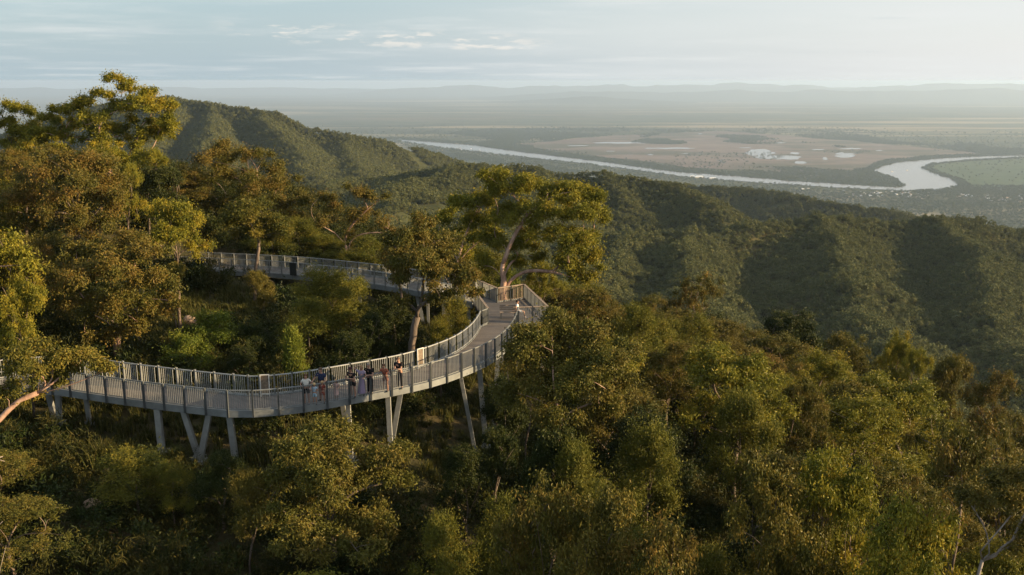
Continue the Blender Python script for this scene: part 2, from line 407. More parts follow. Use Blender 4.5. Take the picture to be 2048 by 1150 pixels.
def seg_field(x, y, pts):
    """distance to a polyline and the crest height at the nearest point"""
    best = np.full(x.shape, 1e18); hz = np.zeros(x.shape)
    for a, b in zip(pts[:-1], pts[1:]):
        ab = b[:2] - a[:2]; L = ab @ ab
        t = np.clip(((x - a[0]) * ab[0] + (y - a[1]) * ab[1]) / L, 0, 1)
        d = (x - a[0] - t * ab[0]) ** 2 + (y - a[1] - t * ab[1]) ** 2
        z = a[2] + t * (b[2] - a[2]); m = d < best
        best = np.where(m, d, best); hz = np.where(m, z, hz)
    return np.sqrt(best), hz
PLAIN = -600.0
def far_h(x, y):
    r = np.hypot(x, y)
    h = np.full(x.shape, -2000.0)
    wx = x + 30 * (fbm(x / 160, y / 160, 5, 3) - .5) * 2; wy = y + 30 * (fbm(x / 160, y / 160, 9, 3) - .5) * 2
    for pts, k, p in RIDGES:
        d, hz = seg_field(wx, wy, pts)
        z = hz - p - k * d * (1 - .28 * np.exp(-d / 60))
        s = 9.0                                             # soft maximum
        h = np.maximum(h, z) + s * np.exp(-np.abs(h - z) / s) * .35
    own = -36 - .80 * np.maximum(0, np.hypot(x + 5, (y - 70)) - 75)      # the mountain under the walkway
    own2 = -30 - .42 * np.maximum(0, np.hypot(np.maximum(0, np.abs(x + 150) - 120), y - 60) - 60)
    h = np.maximum(h, np.maximum(own, own2))
    g = np.abs(fbm(x / 130, y / 130, 21, 4) - .5) * 2
    h = h - np.where(r > 1250, 3.5, 9) * (1 - np.clip(g * 3, 0, 1)) * smooth(r, 250, 420) * .8 + 1.5 * (fbm(x / 45, y / 45, 33, 3) - .5)
    # foot of the hills runs out on to the plain
    h = PLAIN + np.where(h - PLAIN > 0, (h - PLAIN), 0) + 1.5 * np.exp(np.minimum(h - PLAIN, 0) / 40)
    # ranges on the horizon
    az = np.degrees(np.arctan2(x, y))
    def rng_(r0, wdt, amp, s, lo, hi):
        e = amp * (.35 + .9 * fbm(az / 2.6 + s, r / 9000, s, 5)) * smooth(az, lo - 3, lo + 4) * (1 - smooth(az, hi - 3, hi + 3))
        return e * np.exp(-((r - r0) / wdt) ** 2) * (.75 + .5 * fbm(x / 1500, y / 1500, s + 3, 4))
    far = np.maximum(rng_(46000, 3500, 470, 3, -8, 60), rng_(36000, 2500, 330, 8, 0, 60))
    far = np.maximum(far, rng_(52000, 3000, 300, 14, -60, 60)); far = np.maximum(far, rng_(29000, 1200, 170, 18, 1, 8))
    return h + np.where(r > 20000, far, 0)
def H(x, y):
    x, y = np.asarray(x, float), np.asarray(y, float); r = np.hypot(x, y)
    n = near_h(x, y) + .5 * (fbm(x / 5, y / 5, 41, 4) - .5) + 1.0 * (fbm(x / 16, y / 16, 43, 3) - .5)
    w = smooth(r, 118, 190)
    return np.where(r < 195, n, 0) * (1 - w) + far_h(x, y) * w if x.ndim else float((n * (1 - w) + far_h(np.array([float(x)]), np.array([float(y)]))[0] * w))
def gz(x, y): return float(H(np.array([x]), np.array([y]))[0])

AZ = np.radians(np.concatenate((np.arange(-170, -40, 2.5), np.arange(-40, -31, .5), np.arange(-31, 31, .12), np.arange(31, 42, .4), np.arange(42, 171, 2.5))))
RR = np.exp(np.linspace(math.log(4.0), math.log(72000), 720))
A2, R2 = np.meshgrid(AZ, RR, indexing='ij')
GX, GY = R2 * np.sin(A2), R2 * np.cos(A2)
GZ = H(GX, GY)
na, nr = GX.shape
V = np.stack((GX, GY, GZ), -1).reshape(-1, 3)
ii, jj = np.meshgrid(np.arange(na - 1), np.arange(nr - 1), indexing='ij')
q = np.stack((ii * nr + jj, ii * nr + jj + 1, (ii + 1) * nr + jj + 1, (ii + 1) * nr + jj), -1).reshape(-1, 4)[:, ::-1]
fr_, fz_ = np.hypot(V[q][:, :, 0], V[q][:, :, 1]).mean(1), V[q][:, :, 2].max(1)
zone = np.where(fr_ < 170, 0, np.where(fz_ < PLAIN + 4, 2, np.where(fr_ > 20000, 3, 1)))
for k, (nm, mt) in enumerate((("ground", 'ground'), ("hills", 'hill'), ("plain", 'plain'), ("distant_hills", 'hill'))):
    f = q[zone == k]; u, inv = np.unique(f, return_inverse=True)
    tag(link(nm, make_mesh(nm, V[u], inv, 4, smooth_shade=True), M[mt]), kind="structure")

# ------------------------------------------------------------------ the plain: river, mudflat, meadow
def flat_poly(name, px, z, mat, dense=40, rough=26, scl=120):
    """a level polygon whose outline is given on the plain, edges made gently irregular"""
    P = np.array([onz(a, b, z)[:2] for a, b in px]); out = []
    for a, b in zip(P, np.roll(P, -1, 0)):
        n = max(2, int(np.hypot(*(b - a)) / dense)); n = min(n, 60)
        for t in np.arange(n) / n: out.append(a + (b - a) * t)
    out = np.array(out)
    out += rough * np.stack((fbm(out[:, 0] / scl, out[:, 1] / scl, 3, 5) - .5, fbm(out[:, 0] / scl, out[:, 1] / scl, 7, 5) - .5), -1) * 2
    bm_v = np.column_stack((out, np.full(len(out), z)))
    me = bpy.data.meshes.new(name); me.from_pydata(bm_v.tolist(), [], [list(range(len(out)))]); me.update()
    if me.polygons[0].normal.z < 0: me.flip_normals()
    return tag(link(name, me, mat), kind="structure"), out
RIVER_PX = [(782, 278), (800, 279), (860, 283.5), (940, 289.5), (1024, 301.5), (1100, 310.5), (1224, 326), (1354, 344), (1459, 351), (1574, 361), (1724, 371), (1800, 374), (1808, 369), (1796, 358), (1769, 349), (1746, 341),
            (1764, 332), (1794, 325), (1874, 317), (1974, 312), (2060, 310.5), (2400, 308), (2400, 311), (2060, 314), (1924, 321), (1864, 327), (1846, 335), (1854, 342), (1894, 355), (1916, 367), (1914, 372), (1874, 380), (1800, 381),
            (1674, 375), (1524, 365.5), (1374, 353.5), (1174, 327), (1024, 311), (900, 297), (820, 284.5), (790, 280.5)]
river, RIVER_P = flat_poly("river", RIVER_PX, PLAIN + 2.6, M['water'])
MUD_PX = [(1030, 290), (1100, 281), (1180, 275), (1330, 266), (1440, 262), (1560, 271), (1700, 282), (1840, 295), (1960, 308), (1900, 311), (1800, 321), (1764, 328), (1735, 344), (1600, 346), (1480, 341), (1390, 335), (1300, 324), (1150, 304)]
mud, MUD_P = flat_poly("mudflat", MUD_PX, PLAIN + 1.9, M['mud'], 40, 150, 420)
FIELD_PX = [(1930, 323), (2060, 316), (2400, 313), (2400, 378), (2100, 377), (1960, 375), (1922, 369), (1900, 354), (1860, 341), (1856, 334), (1872, 328)]
field, FIELD_P = flat_poly("meadow", FIELD_PX, PLAIN + 1.9, M['field'])
def inside(P, x, y):
    c = np.zeros(x.shape, bool)
    for (x1, y1), (x2, y2) in zip(P, np.roll(P, -1, 0)):
        m = ((y1 > y) != (y2 > y)); c ^= m & (x < (x2 - x1) * (y - y1) / (y2 - y1 + 1e-12) + x1)
    return c
# shallow pools left on the mudflat
gx, gy = np.meshgrid(np.arange(0, 4200, 9.), np.arange(7200, 13200, 22.), indexing='ij')
def pool_mask(x, y):
    sx, sy = proj((x, y, PLAIN + 0 * x))
    m = np.zeros(x.shape)
    for (cx, cy_, rx, ry, a) in ((1245, 286, 95, 2.2, 1.), (1330, 297, 100, 2.4, .8), (1520, 306, 34, 9, 1.15), (1560, 316, 60, 5, 1.1), (1600, 326, 18, 3.5, 1.0), (1590, 307, 14, 4, .9), (1690, 311, 30, 8, .85), (1440, 322, 12, 2, .9), (1150, 292, 40, 1.5, .8), (1480, 296, 60, 1.6, .8), (1560, 286, 30, 1.4, .75), (1640, 300, 26, 1.8, .8), (1760, 302, 24, 1.6, .75), (1380, 308, 40, 1.5, .75), (1220, 303, 22, 1.2, .75), (1700, 298, 34, 2, .9), (1400, 268, 6, 1.3, 1.), (1300, 310, 10, 1.5, .9), (1650, 318, 8, 4, .9)):
        m = np.maximum(m, a * np.exp(-((sx - cx) / rx) ** 2 - ((sy - cy_) / ry) ** 2))
    n = fbm(sx / 20 + sy / 5, sy / 2.1, 61, 4)
    return m * (.55 + n) > .63
pm = pool_mask(gx, gy) & inside(MUD_P, gx, gy)
pv, pf = [], []
idx = np.argwhere(pm[:-1, :-1])
for k, (i, j) in enumerate(idx):
    x0, y0 = gx[i, j], gy[i, j]; pv += [(x0, y0, PLAIN + 2.4), (x0 + 9, y0, PLAIN + 2.4), (x0 + 9, y0 + 22, PLAIN + 2.4), (x0, y0 + 22, PLAIN + 2.4)]
if pv: tag(link("shallow_water", make_mesh("shallow_water", np.array(pv), np.arange(len(pv)), 4), M['water']), kind="structure")

# ------------------------------------------------------------------ trees: skeleton, bark tubes, leaves
def leaves_mesh(name, centres, rc, n, rng, size=(.2, .075), flat=.75, droop=.5, up=0., tone_w=.55, tone_bias=None):
    """leaf-sized kites scattered through small clumps; each leaf is its own face"""
    C = np.asarray(centres, float); k = len(C)
    cnt = np.maximum(8, (n / k * (.6 + .8 * rng.random(k)))).astype(int); idx = np.repeat(np.arange(k), cnt); N = len(idx)
    d = rng.normal(size=(N, 3)); d /= np.linalg.norm(d, axis=1)[:, None]
    rad = np.asarray(rc) if hasattr(rc, '__len__') else np.full(k, rc)
    off = d * (rad[idx] * np.clip(np.abs(rng.normal(size=N)) * .62 + .12, 0, 1.7))[:, None]; off[:, 2] *= flat
    p = C[idx] + off
    ax = d * .55 + rng.normal(size=(N, 3)) * .55; ax[:, 2] += up - droop; ax /= np.linalg.norm(ax, axis=1)[:, None]
    sd = np.cross(ax, rng.normal(size=(N, 3))); sd /= np.linalg.norm(sd, axis=1)[:, None]
    nn = np.cross(ax, sd)
    L = size[0] * (.6 + .8 * rng.random(N)); W = size[1] * (.6 + .8 * rng.random(N))
    v = np.empty((N, 4, 3)); bend = (nn * (L * .12)[:, None])
    v[:, 0] = p - ax * (L / 2)[:, None]; v[:, 1] = p + sd * (W / 2)[:, None] + bend
    v[:, 2] = p + ax * (L / 2)[:, None]; v[:, 3] = p - sd * (W / 2)[:, None] + bend
    ct = rng.random(k)
    if tone_bias is not None: ct = np.clip(ct * .6 + tone_bias * .4, 0, 1)
    tone = ct[idx] * tone_w + rng.random(N) * (1 - tone_w)
    return make_mesh(name, v.reshape(-1, 3), np.arange(4 * N), 4, {"tone": ('FACE', tone)})

def skeleton(trunk, attr, rng, r_base, r_tip=.014, wig=.10, below=1.0, limbs=7):
    trunk = [np.asarray(p, float) for p in trunk]; nodes = [trunk[0]]; par = [-1]; chains = []
    ch = [0]
    for a, b in zip(trunk[:-1], trunk[1:]):
        n = max(1, int(np.linalg.norm(b - a) / .5))
        for t in range(1, n + 1):
            nodes.append(a + (b - a) * t / n + rng.normal(size=3) * .03 * (t < n)); par.append(len(nodes) - 2); ch.append(len(nodes) - 1)
    chains.append(ch); first = max(1, int(len(nodes) * .45)); top = nodes[-1]
    A = np.asarray(attr); order = np.argsort(np.linalg.norm(A - top, axis=1))
    prim = [int(np.argmax(np.linalg.norm(A - top, axis=1)))]
    while len(prim) < min(limbs, len(A)):
        prim.append(int(np.argmax(np.min(np.linalg.norm(A[:, None] - A[prim][None], axis=2), axis=1))))
    order = prim + [i for i in order if i not in prim]
    ntr = len(nodes)
    for oi, i in enumerate(order):
        a = A[i]; P = np.array(nodes); d = np.linalg.norm(P - a, axis=1); hd = np.hypot(P[:, 0] - a[0], P[:, 1] - a[1])
        cost = d + below * np.maximum(0, P[:, 2] - a[2] + .35 * hd); cost[:first] += 50
        if oi < len(prim): cost[ntr:] += 1.5
        j = int(np.argmin(cost)); s = nodes[j]; L = np.linalg.norm(a - s); n = max(2, int(L / .55) + 1)
        pd = s - nodes[par[j]] if par[j] >= 0 else np.array([0, 0, 1.]); pd = pd / (np.linalg.norm(pd) + 1e-9)
        c = s + (pd * .35 + np.array([0, 0, .12])) * L + rng.normal(size=3) * wig * L
        ch = [j]
        for t in range(1, n + 1):
            u = t / n; q_ = s * (1 - u) ** 2 + 2 * c * u * (1 - u) + a * u * u + (rng.normal(size=3) * wig * .25 * L / n if t < n else 0)
            nodes.append(q_); par.append(ch[-1]); ch.append(len(nodes) - 1)
        chains.append(ch)
    r = np.zeros(len(nodes)); kids = np.zeros(len(nodes)); 
    for i in range(len(nodes) - 1, -1, -1):
        if kids[i] == 0: r[i] = r_tip ** 2.1
        if par[i] >= 0: r[par[i]] += r[i]; kids[par[i]] += 1
    r = r ** (1 / 2.1); sc = r_base / r[0]
    r = np.where(r > r_tip * 1.3, r * (1 + (sc - 1) * np.clip((r - r_tip) / (r[0] - r_tip + 1e-9), 0, 1) ** 1.15), r)
    return np.array(nodes), chains, r
def bark_mesh(name, sk):
    nodes, chains, r = sk; mb = MB()
    for ch in chains:
        rr = r[ch].copy()
        if len(ch) > 2: rr[0] = min(rr[0], rr[1] * 1.25)
        mb.tube(nodes[ch], rr, 8 if rr[0] > .12 else (5 if rr[0] > .04 else 3))
    return mb.mesh(name, True)
def lobe_pts(lobes, rng, per=1.0):
    out = []
    for (c, rx, rz, n) in lobes:
        n = max(2, int(n * per)); k = 0
        while k < n:
            d = rng.normal(size=3); d /= np.linalg.norm(d)
            if d[2] < -.35 and rng.random() < .75: continue
            s = rng.random() ** .33
            out.append(np.asarray(c) + d * np.array([rx, rx, rz]) * s); k += 1
    return np.array(out)
def auto_lobes(rng, h, w, base=.42, n=9, clumps=8, lean=0, wind=0):
    """a crown of uneven lobes around the upper trunk; h tree height, w crown width"""
    L = []
    for k in range(n):
        a = k * 2.4 + rng.random() * 1.2; t = rng.random()
        z = h * (base + (.93 - base) * (.25 + .75 * t)); rr = w / 2 * (.72 - .45 * max(0, (z / h - .62)) / .38) * (.55 + .45 * rng.random())
        s = w * (.17 + .09 * rng.random())
        L.append(((math.cos(a) * rr + wind * t * w * .2, math.sin(a) * rr, min(z, h - s * .6)), s, s * .62, clumps))
    L.append(((lean * .3 + wind * w * .1, 0, h * .88), w * .22, h * .10, clumps))
    return L
PROTO = {}
def make_proto(key, seed, h, w, leafmat, barkmat, n_leaves, base=.4, n=9, clumps=8, r=.2, rc=.55, size=(.2, .075), droop=.5, up=0, flat=.75, lean=0., wind=0):
    rng = np.random.default_rng(seed)
    L = auto_lobes(rng, h, w, base, n, clumps, lean, wind); A = lobe_pts(L, rng)
    tr = [(0, 0, -.6), (rng.normal() * .15, rng.normal() * .15, h * .2), (lean * .15 + rng.normal() * .3, rng.normal() * .3, h * (base + .02))]
    sk = skeleton(tr, A, rng, r)
    t = bark_mesh(key + "_bark", sk); t.materials.append(M[barkmat])
    c = leaves_mesh(key + "_leaves", A, rc * (.8 + .5 * rng.random(len(A))), n_leaves, rng, size, flat, droop, up); c.materials.append(M[leafmat])
    PROTO[key] = dict(h=h, w=w, trunk=t, crown=c)
def make_feather(key, seed, h, w, leafmat, n_leaves, shape='round', size=(.19, .055), r=.10, rc=.5):
    """wattles and she-oaks: fine upright sprays"""
    rng = np.random.default_rng(seed); A = []
    nn = 80
    if shape == 'round': A = list(lobe_pts(auto_lobes(rng, h, w, .16, 9, 9), rng)); nn = len(A)
    while len(A) < nn:
        t = rng.random(); z = h * (.12 + .86 * t)
        rmax = w / 2 * (math.sin(math.pi * min(1, (.18 + .82 * t) ** .75)) if shape == 'round' else (1 - t) ** .75 * min(1, .5 + 3 * t))
        a = rng.random() * 6.283; q_ = rmax * rng.random() ** .4 * (.8 + .35 * math.sin(3 * a + seed) * .5)
        A.append((math.cos(a) * q_, math.sin(a) * q_, z))
    A = np.array(A)
    sk = skeleton([(0, 0, -.5), (.05, .05, h * .2), (rng.normal() * .1, rng.normal() * .1, h * .55)], A, rng, r, .008, .06, .6)
    t = bark_mesh(key + "_bark", sk); t.materials.append(M['bark_dark'])
    c = leaves_mesh(key + "_leaves", A, rc * (.7 + .6 * rng.random(nn)), n_leaves, rng, size, 1.0, -.05, .10 if shape == 'round' else .4); c.materials.append(M[leafmat])
    PROTO[key] = dict(h=h, w=w, trunk=t, crown=c)
def make_dead(key, seed, h, w):
    rng = np.random.default_rng(seed); A = []
    for k in range(26):
        a = rng.random() * 6.28; q_ = w / 2 * (.3 + .7 * rng.random()); A.append((math.cos(a) * q_, math.sin(a) * q_, h * (.5 + .5 * rng.random())))
    sk = skeleton([(0, 0, -.5), (.2, .1, h * .25), (rng.normal() * .4, rng.normal() * .4, h * .5)], A, rng, .11, .012, .2)
    t = bark_mesh(key + "_bark", sk); t.materials.append(M['bark_pale'])
    PROTO[key] = dict(h=h, w=w, trunk=t, crown=None)
for i in range(3):
    make_proto(f"gold{i}", 10 + i, 10.5, 8.6, 'gold', 'bark_mid', 26000, .40, 11, 9, .15, .56, wind=.3 * (i - 1))
    make_proto(f"brown{i}", 20 + i, 9.5, 8.2, 'brown', 'bark_mid', 26000, .36, 12, 9, .14, .54, (.19, .07), .55)
    make_proto(f"olive{i}", 30 + i, 9.0, 7.4, 'olive', 'bark_dark', 25000, .34, 11, 9, .13, .54)
    make_feather(f"wattle{i}", 40 + i, 7.5, 5.4, 'wattle', 22000, 'round', rc=.62)
for i in range(2):
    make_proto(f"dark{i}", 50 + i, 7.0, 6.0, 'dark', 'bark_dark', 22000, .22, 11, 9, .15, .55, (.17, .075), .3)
    make_proto(f"sparse{i}", 60 + i, 9.5, 8.0, 'brown', 'bark_mid', 11000, .42, 8, 6, .09, .5)
    make_dead(f"dead{i}", 70 + i, 6.5, 4.5)
make_proto("high0", 90, 10.5, 6.4, 'olive', 'bark_dark', 26000, .55, 10, 9, .15, .56)
make_proto("high1", 91, 10.5, 7.0, 'gold', 'bark_mid', 26000, .52, 10, 9, .15, .56)
make_feather("cone0", 81, 5.0, 2.9, 'lime', 14000, 'cone', (.30, .04), .08, .42)
make_proto("lime0", 83, 4.2, 5.0, 'lime', 'bark_dark', 18000, .15, 10, 8, .1, .55, (.17, .08), .2)

# what the photo shows in front of things: picture areas that nothing nearer may cover
DECK = -16.0
TREES = []                                   # (x, y, crown radius)
CAT = dict(high=("gum_tree", "gum tree"), gold=("gum_tree", "gum tree"), brown=("gum_tree", "gum tree"), olive=("gum_tree", "gum tree"), sparse=("gum_tree", "gum tree"), wattle=("wattle_tree", "wattle"),
           dark=("shrub", "shrub"), dead=("dead_tree", "dead tree"), cone=("wattle_tree", "wattle"), lime=("shrub", "shrub"))
seen_proto = {}
def plant(key, x, y, h, w, rz, label=None, group=None, zoff=0.):
    """one tree: an Empty at its foot with its own trunk and crown (copies share the mesh data)"""
    P = PROTO[key]; kind = key.rstrip('0123456789'); nm, cat = CAT[kind]
    z = gz(x, y) + zoff
    e = empty(nm, (x, y, z), rz); s = (w / P['w'], w / P['w'], h / P['h']); e.scale = s
    if key not in seen_proto:
        t = link("trunk", P['trunk'], None, e); c = link("crown", P['crown'], None, e) if P['crown'] else None
        seen_proto[key] = (t, c)
    else:
        for o in seen_proto[key]:
            if o is None: continue
            k = o.copy(); COL.objects.link(k); k.parent = e
    tag(e, label, cat, group); TREES.append((x, y, w / 2, e, kind, h)); return e
def plant_px(key, px, top, wpx, Y, label, hmin=2.0, rz=None, group=None):
    """tree whose crown top stands at picture point (px, top) at forward distance Y"""
    p = at(px, top, Y); g = gz(p[0], p[1]); h = max(hmin, p[2] - g); w = wpx * mpp(Y)
    if top > 700 and not key.startswith('dead'): w = max(w, .45 * h)
    return plant(key, p[0], p[1], h, w, (px * 1.7 + top) % 6.28 if rz is None else rz, label, group)
def hero(nm, cat, label, trunk_px, lobes_px, leafmat, barkmat, n_leaves, r, seed, rc=.6, size=(.2, .075), group=None, droop=.5, clr=1.0, wig=.12):
    """a tree with a crown of its own: trunk points and crown lobes given with their distances"""
    rng = np.random.default_rng(seed)
    T = [at(*p) for p in trunk_px]; b = T[0].copy(); g = gz(b[0], b[1]); base = np.array([b[0], b[1], g])
    tr = [np.array([0, 0, -.5])] + [t - base for t in T if t[2] > g + .3]
    L = []
    for (px, py, Y, rx, rz, n) in lobes_px:
        Y2 = Y + rng.uniform(-1., 1.) * min(2.2, rx * mpp(Y) * 1.1)
        L.append((at(px, py + rng.normal() * 3, Y2) - base, rx * mpp(Y), max(rz, rx * .55) * mpp(Y), n))
    A = lobe_pts(L, rng, clr); sk = skeleton(tr, A, rng, r, wig=wig)
    e = empty(nm, tuple(base)); tm = bark_mesh(nm + "_bark", sk); tm.materials.append(M[barkmat])
    cm = leaves_mesh(nm + "_leaves", A, rc * (.75 + .5 * rng.random(len(A))), n_leaves, rng, size, .75, droop); cm.materials.append(M[leafmat])
    link("trunk", tm, None, e); link("crown", cm, None, e); tag(e, label, cat, group)
    TREES.append((base[0], base[1], 3.0, e, 'hero', 10)); return e

hero("gum_tree", "gum tree", "big golden-green gum with pink trunk rising behind the lookout platform",
     [(1006, 600, 75), (1008, 560, 75), (1004, 540, 75), (1006, 528, 75)],
     [(985, 358, 75, 26, 16, 8), (1015, 378, 75, 34, 20, 9), (1058, 366, 76, 30, 14, 8), (1105, 384, 76, 42, 20, 11), (1150, 378, 75, 34, 18, 9), (1186, 400, 75, 30, 24, 10), (1140, 420, 74, 50, 24, 14), (1190, 432, 74, 24, 18, 7), (1060, 425, 75, 44, 26, 11), (1010, 430, 76, 36, 26, 9),
      (1100, 470, 74, 54, 24, 12), (1155, 490, 74, 34, 24, 9), (1182, 478, 74, 20, 16, 5), (1165, 548, 75, 26, 14, 6), (978, 522, 76, 26, 16, 6), (1055, 522, 78, 34, 14, 6), (1190, 520, 74, 18, 22, 6), (1140, 525, 75, 36, 14, 6), (1045, 485, 76, 36, 24, 8), (1000, 490, 76, 34, 26, 7), (1120, 500, 77, 50, 18, 7)],
     'gold', 'bark_pink', 95000, .34, 101, .60, (.20, .08), clr=1.0)
hero("gum_tree", "gum tree", "olive-gold gum leaning over the walkway junction, left of the biggest gum",
     [(905, 600, 79), (908, 565, 79), (915, 535, 79)],
     [(925, 400, 79, 34, 18, 9), (975, 402, 79, 26, 18, 7), (960, 440, 79, 34, 22, 8), (905, 435, 80, 34, 24, 7), (930, 470, 79, 34, 24, 8), (975, 480, 79, 24, 26, 6), (885, 480, 80, 26, 20, 5), (950, 515, 79, 36, 18, 6)],
     'gold', 'bark_pink', 42000, .22, 102, .58, (.20, .08), clr=1.0)
hero("gum_tree", "gum tree", "brown-crowned gum whose forked trunk rises between the two walkways",
     [(822, 720, 60), (828, 655, 60), (834, 634, 60)],
     [(840, 450, 61, 26, 14, 7), (792, 480, 60, 26, 18, 8), (775, 520, 61, 18, 16, 4), (800, 600, 60, 14, 10, 3), (885, 592, 59, 22, 10, 4), (950, 585, 60, 14, 10, 3), (850, 478, 61, 36, 22, 8), (838, 520, 59, 44, 22, 10), (795, 525, 60, 30, 26, 8), (890, 515, 60, 36, 24, 8), (870, 550, 59, 36, 20, 7), (920, 535, 60, 32, 20, 7), (805, 560, 59, 26, 16, 5), (945, 560, 60, 26, 16, 5), (925, 580, 60, 28, 14, 4), (900, 480, 62, 30, 20, 6)],
     'brown', 'bark_dark', 50000, .22, 103, .46, (.18, .075), clr=1.2)
hero("gum_tree", "gum tree", "open twisted gum with bare forking limbs behind the upper walkway",
     [(700, 560, 94), (698, 510, 94), (690, 490, 94)],
     [(655, 400, 94, 26, 12, 5), (700, 388, 94, 30, 14, 6), (748, 392, 94, 24, 12, 5), (670, 430, 94, 34, 14, 6), (735, 430, 94, 34, 16, 6), (645, 450, 94, 18, 14, 3), (775, 445, 94, 26, 14, 4), (705, 455, 95, 30, 14, 3), (795, 470, 94, 20, 12, 3)],
     'brown', 'bark_pink', 20000, .22, 104, .6)
hero("gum_tree", "gum tree", "wide rust-brown gum against the far green hill, above the upper walkway",
     [(480, 560, 96), (478, 480, 96), (470, 440, 96)],
     [(455, 296, 96, 34, 14, 8), (425, 320, 96, 34, 18, 8), (500, 312, 96, 40, 16, 8), (545, 335, 96, 26, 14, 6), (460, 350, 95, 54, 24, 13), (400, 370, 96, 26, 22, 6), (520, 370, 95, 44, 22, 9), (575, 365, 96, 26, 18, 5), (595, 400, 96, 20, 18, 4), (550, 410, 95, 44, 20, 7), (480, 410, 94, 60, 26, 11), (415, 415, 95, 34, 22, 7), (590, 430, 96, 22, 12, 3)],
     'brown', 'bark_pink', 52000, .26, 105, .72)
hero("gum_tree", "gum tree", "tallest windswept gum on the left skyline, its tufts against the sky",
     [(232, 420, 92), (222, 350, 92), (205, 300, 92)],
     [(100, 235, 93, 22, 14, 5), (75, 262, 93, 22, 16, 5), (110, 275, 92, 30, 18, 6), (60, 300, 93, 30, 18, 5), (120, 310, 91, 34, 18, 6), (228, 166, 92, 20, 10, 4), (255, 178, 92, 26, 10, 5), (300, 188, 92, 26, 14, 6), (325, 215, 92, 24, 16, 6), (335, 245, 92, 18, 14, 5), (275, 215, 92, 36, 18, 8), (240, 215, 93, 30, 18, 6), (205, 190, 92, 20, 12, 5), (175, 200, 93, 26, 12, 5), (150, 215, 93, 22, 12, 5), (125, 215, 93, 20, 11, 4), (190, 240, 92, 40, 20, 8), (140, 255, 92, 34, 18, 6), (265, 260, 91, 44, 20, 9), (310, 280, 92, 36, 16, 6), (230, 290, 91, 44, 18, 7), (165, 285, 92, 36, 18, 5), (345, 262, 92, 12, 8, 2), (290, 310, 92, 30, 14, 4), (205, 320, 91, 34, 18, 6), (255, 325, 91, 34, 18, 6), (160, 320, 92, 30, 18, 5), (320, 250, 93, 24, 16, 6), (210, 255, 92, 30, 18, 7)],
     'gold', 'bark_pink', 80000, .30, 106, .52, (.22, .085), droop=.1, clr=1.5)
for (px, top, lab, sd) in ((42, 212, "thin dark gum with round tufts on sky, beside the tallest windswept gum", 107), (12, 205, "slim gum at the very left edge with tufts against the sky", 108)):
    hero("gum_tree", "gum tree", lab, [(px + 30, 420, 96), (px + 20, 330, 96), (px + 12, 290, 96)],
         [(px, top + 8, 96, 10, 7, 2), (px - 22, top + 28, 96, 10, 8, 2), (px + 22, top + 12, 96, 10, 7, 2), (px - 8, top + 45, 96, 12, 9, 2), (px + 30, top + 50, 96, 22, 14, 4), (px + 10, top + 85, 96, 26, 16, 4), (px + 50, top + 75, 96, 22, 14, 3)],
         'gold', 'bark_dark', 14000, .13, sd, .55, (.22, .09), droop=.2, clr=1.3)
hero("gum_tree", "gum tree", "broad brown gum standing directly behind the left end of the lower walkway",
     [(232, 735, 60), (234, 680, 60), (238, 650, 60)],
     [(235, 485, 60, 60, 22, 12), (170, 505, 60, 46, 24, 10), (295, 510, 60, 40, 26, 10), (210, 545, 58, 70, 30, 16), (135, 555, 60, 44, 30, 10), (300, 565, 59, 48, 30, 11), (325, 610, 60, 32, 24, 6), (250, 610, 58, 60, 28, 12), (165, 620, 59, 50, 26, 9), (115, 610, 60, 34, 24, 6), (290, 650, 59, 44, 20, 7), (210, 665, 59, 40, 18, 5)],
     'brown', 'bark_pink', 62000, .24, 110, .56, (.18, .075))
hero("gum_tree", "gum tree", "dense reddish-brown gum in the upper left, below the windswept crowns",
     [(150, 600, 74), (150, 520, 74), (155, 470, 74)],
     [(120, 330, 74, 50, 16, 9), (185, 335, 74, 50, 18, 9), (60, 345, 75, 40, 18, 7), (225, 365, 74, 34, 20, 7), (140, 370, 72, 70, 24, 14), (60, 390, 73, 50, 26, 9), (210, 405, 73, 44, 24, 8), (130, 420, 71, 70, 26, 12), (20, 400, 74, 40, 30, 7), (60, 445, 72, 50, 26, 8), (190, 450, 73, 44, 20, 6)],
     'brown', 'bark_dark', 56000, .24, 111, .70)
hero("gum_tree", "gum tree", "foreground gum at left whose long pale limb crosses before the lower walkway",
     [(-70, 960, 44), (-60, 900, 44), (0, 838, 44.5), (40, 800, 45), (75, 786, 45)],
     [(30, 712, 45, 34, 18, 6), (80, 700, 45, 34, 18, 6), (125, 705, 45.5, 30, 18, 5), (165, 715, 45.5, 30, 18, 6), (205, 726, 45.5, 24, 16, 5), (60, 742, 45, 44, 16, 6), (130, 740, 45, 34, 14, 5), (100, 765, 45, 24, 12, 4), (30, 780, 45, 30, 14, 4), (70, 790, 45, 26, 10, 3)],
     'olive', 'bark_pink', 19000, .13, 112, .40, (.17, .07))
hero("gum_tree", "gum tree", "gum of pale twisted bare limbs in the bottom right corner",
     [(1960, 1330, 30), (1950, 1180, 30), (1965, 1120, 30)],
     [(2040, 1098, 30, 14, 6, 2), (2075, 1080, 30, 30, 20, 4), (2080, 1000, 31, 60, 34, 8), (2010, 980, 31, 60, 36, 8), (2060, 930, 31, 60, 36, 8), (1940, 1010, 32, 44, 30, 5)],
     'olive', 'bark_pale', 24000, .06, 113, .42, (.14, .055), wig=.2)
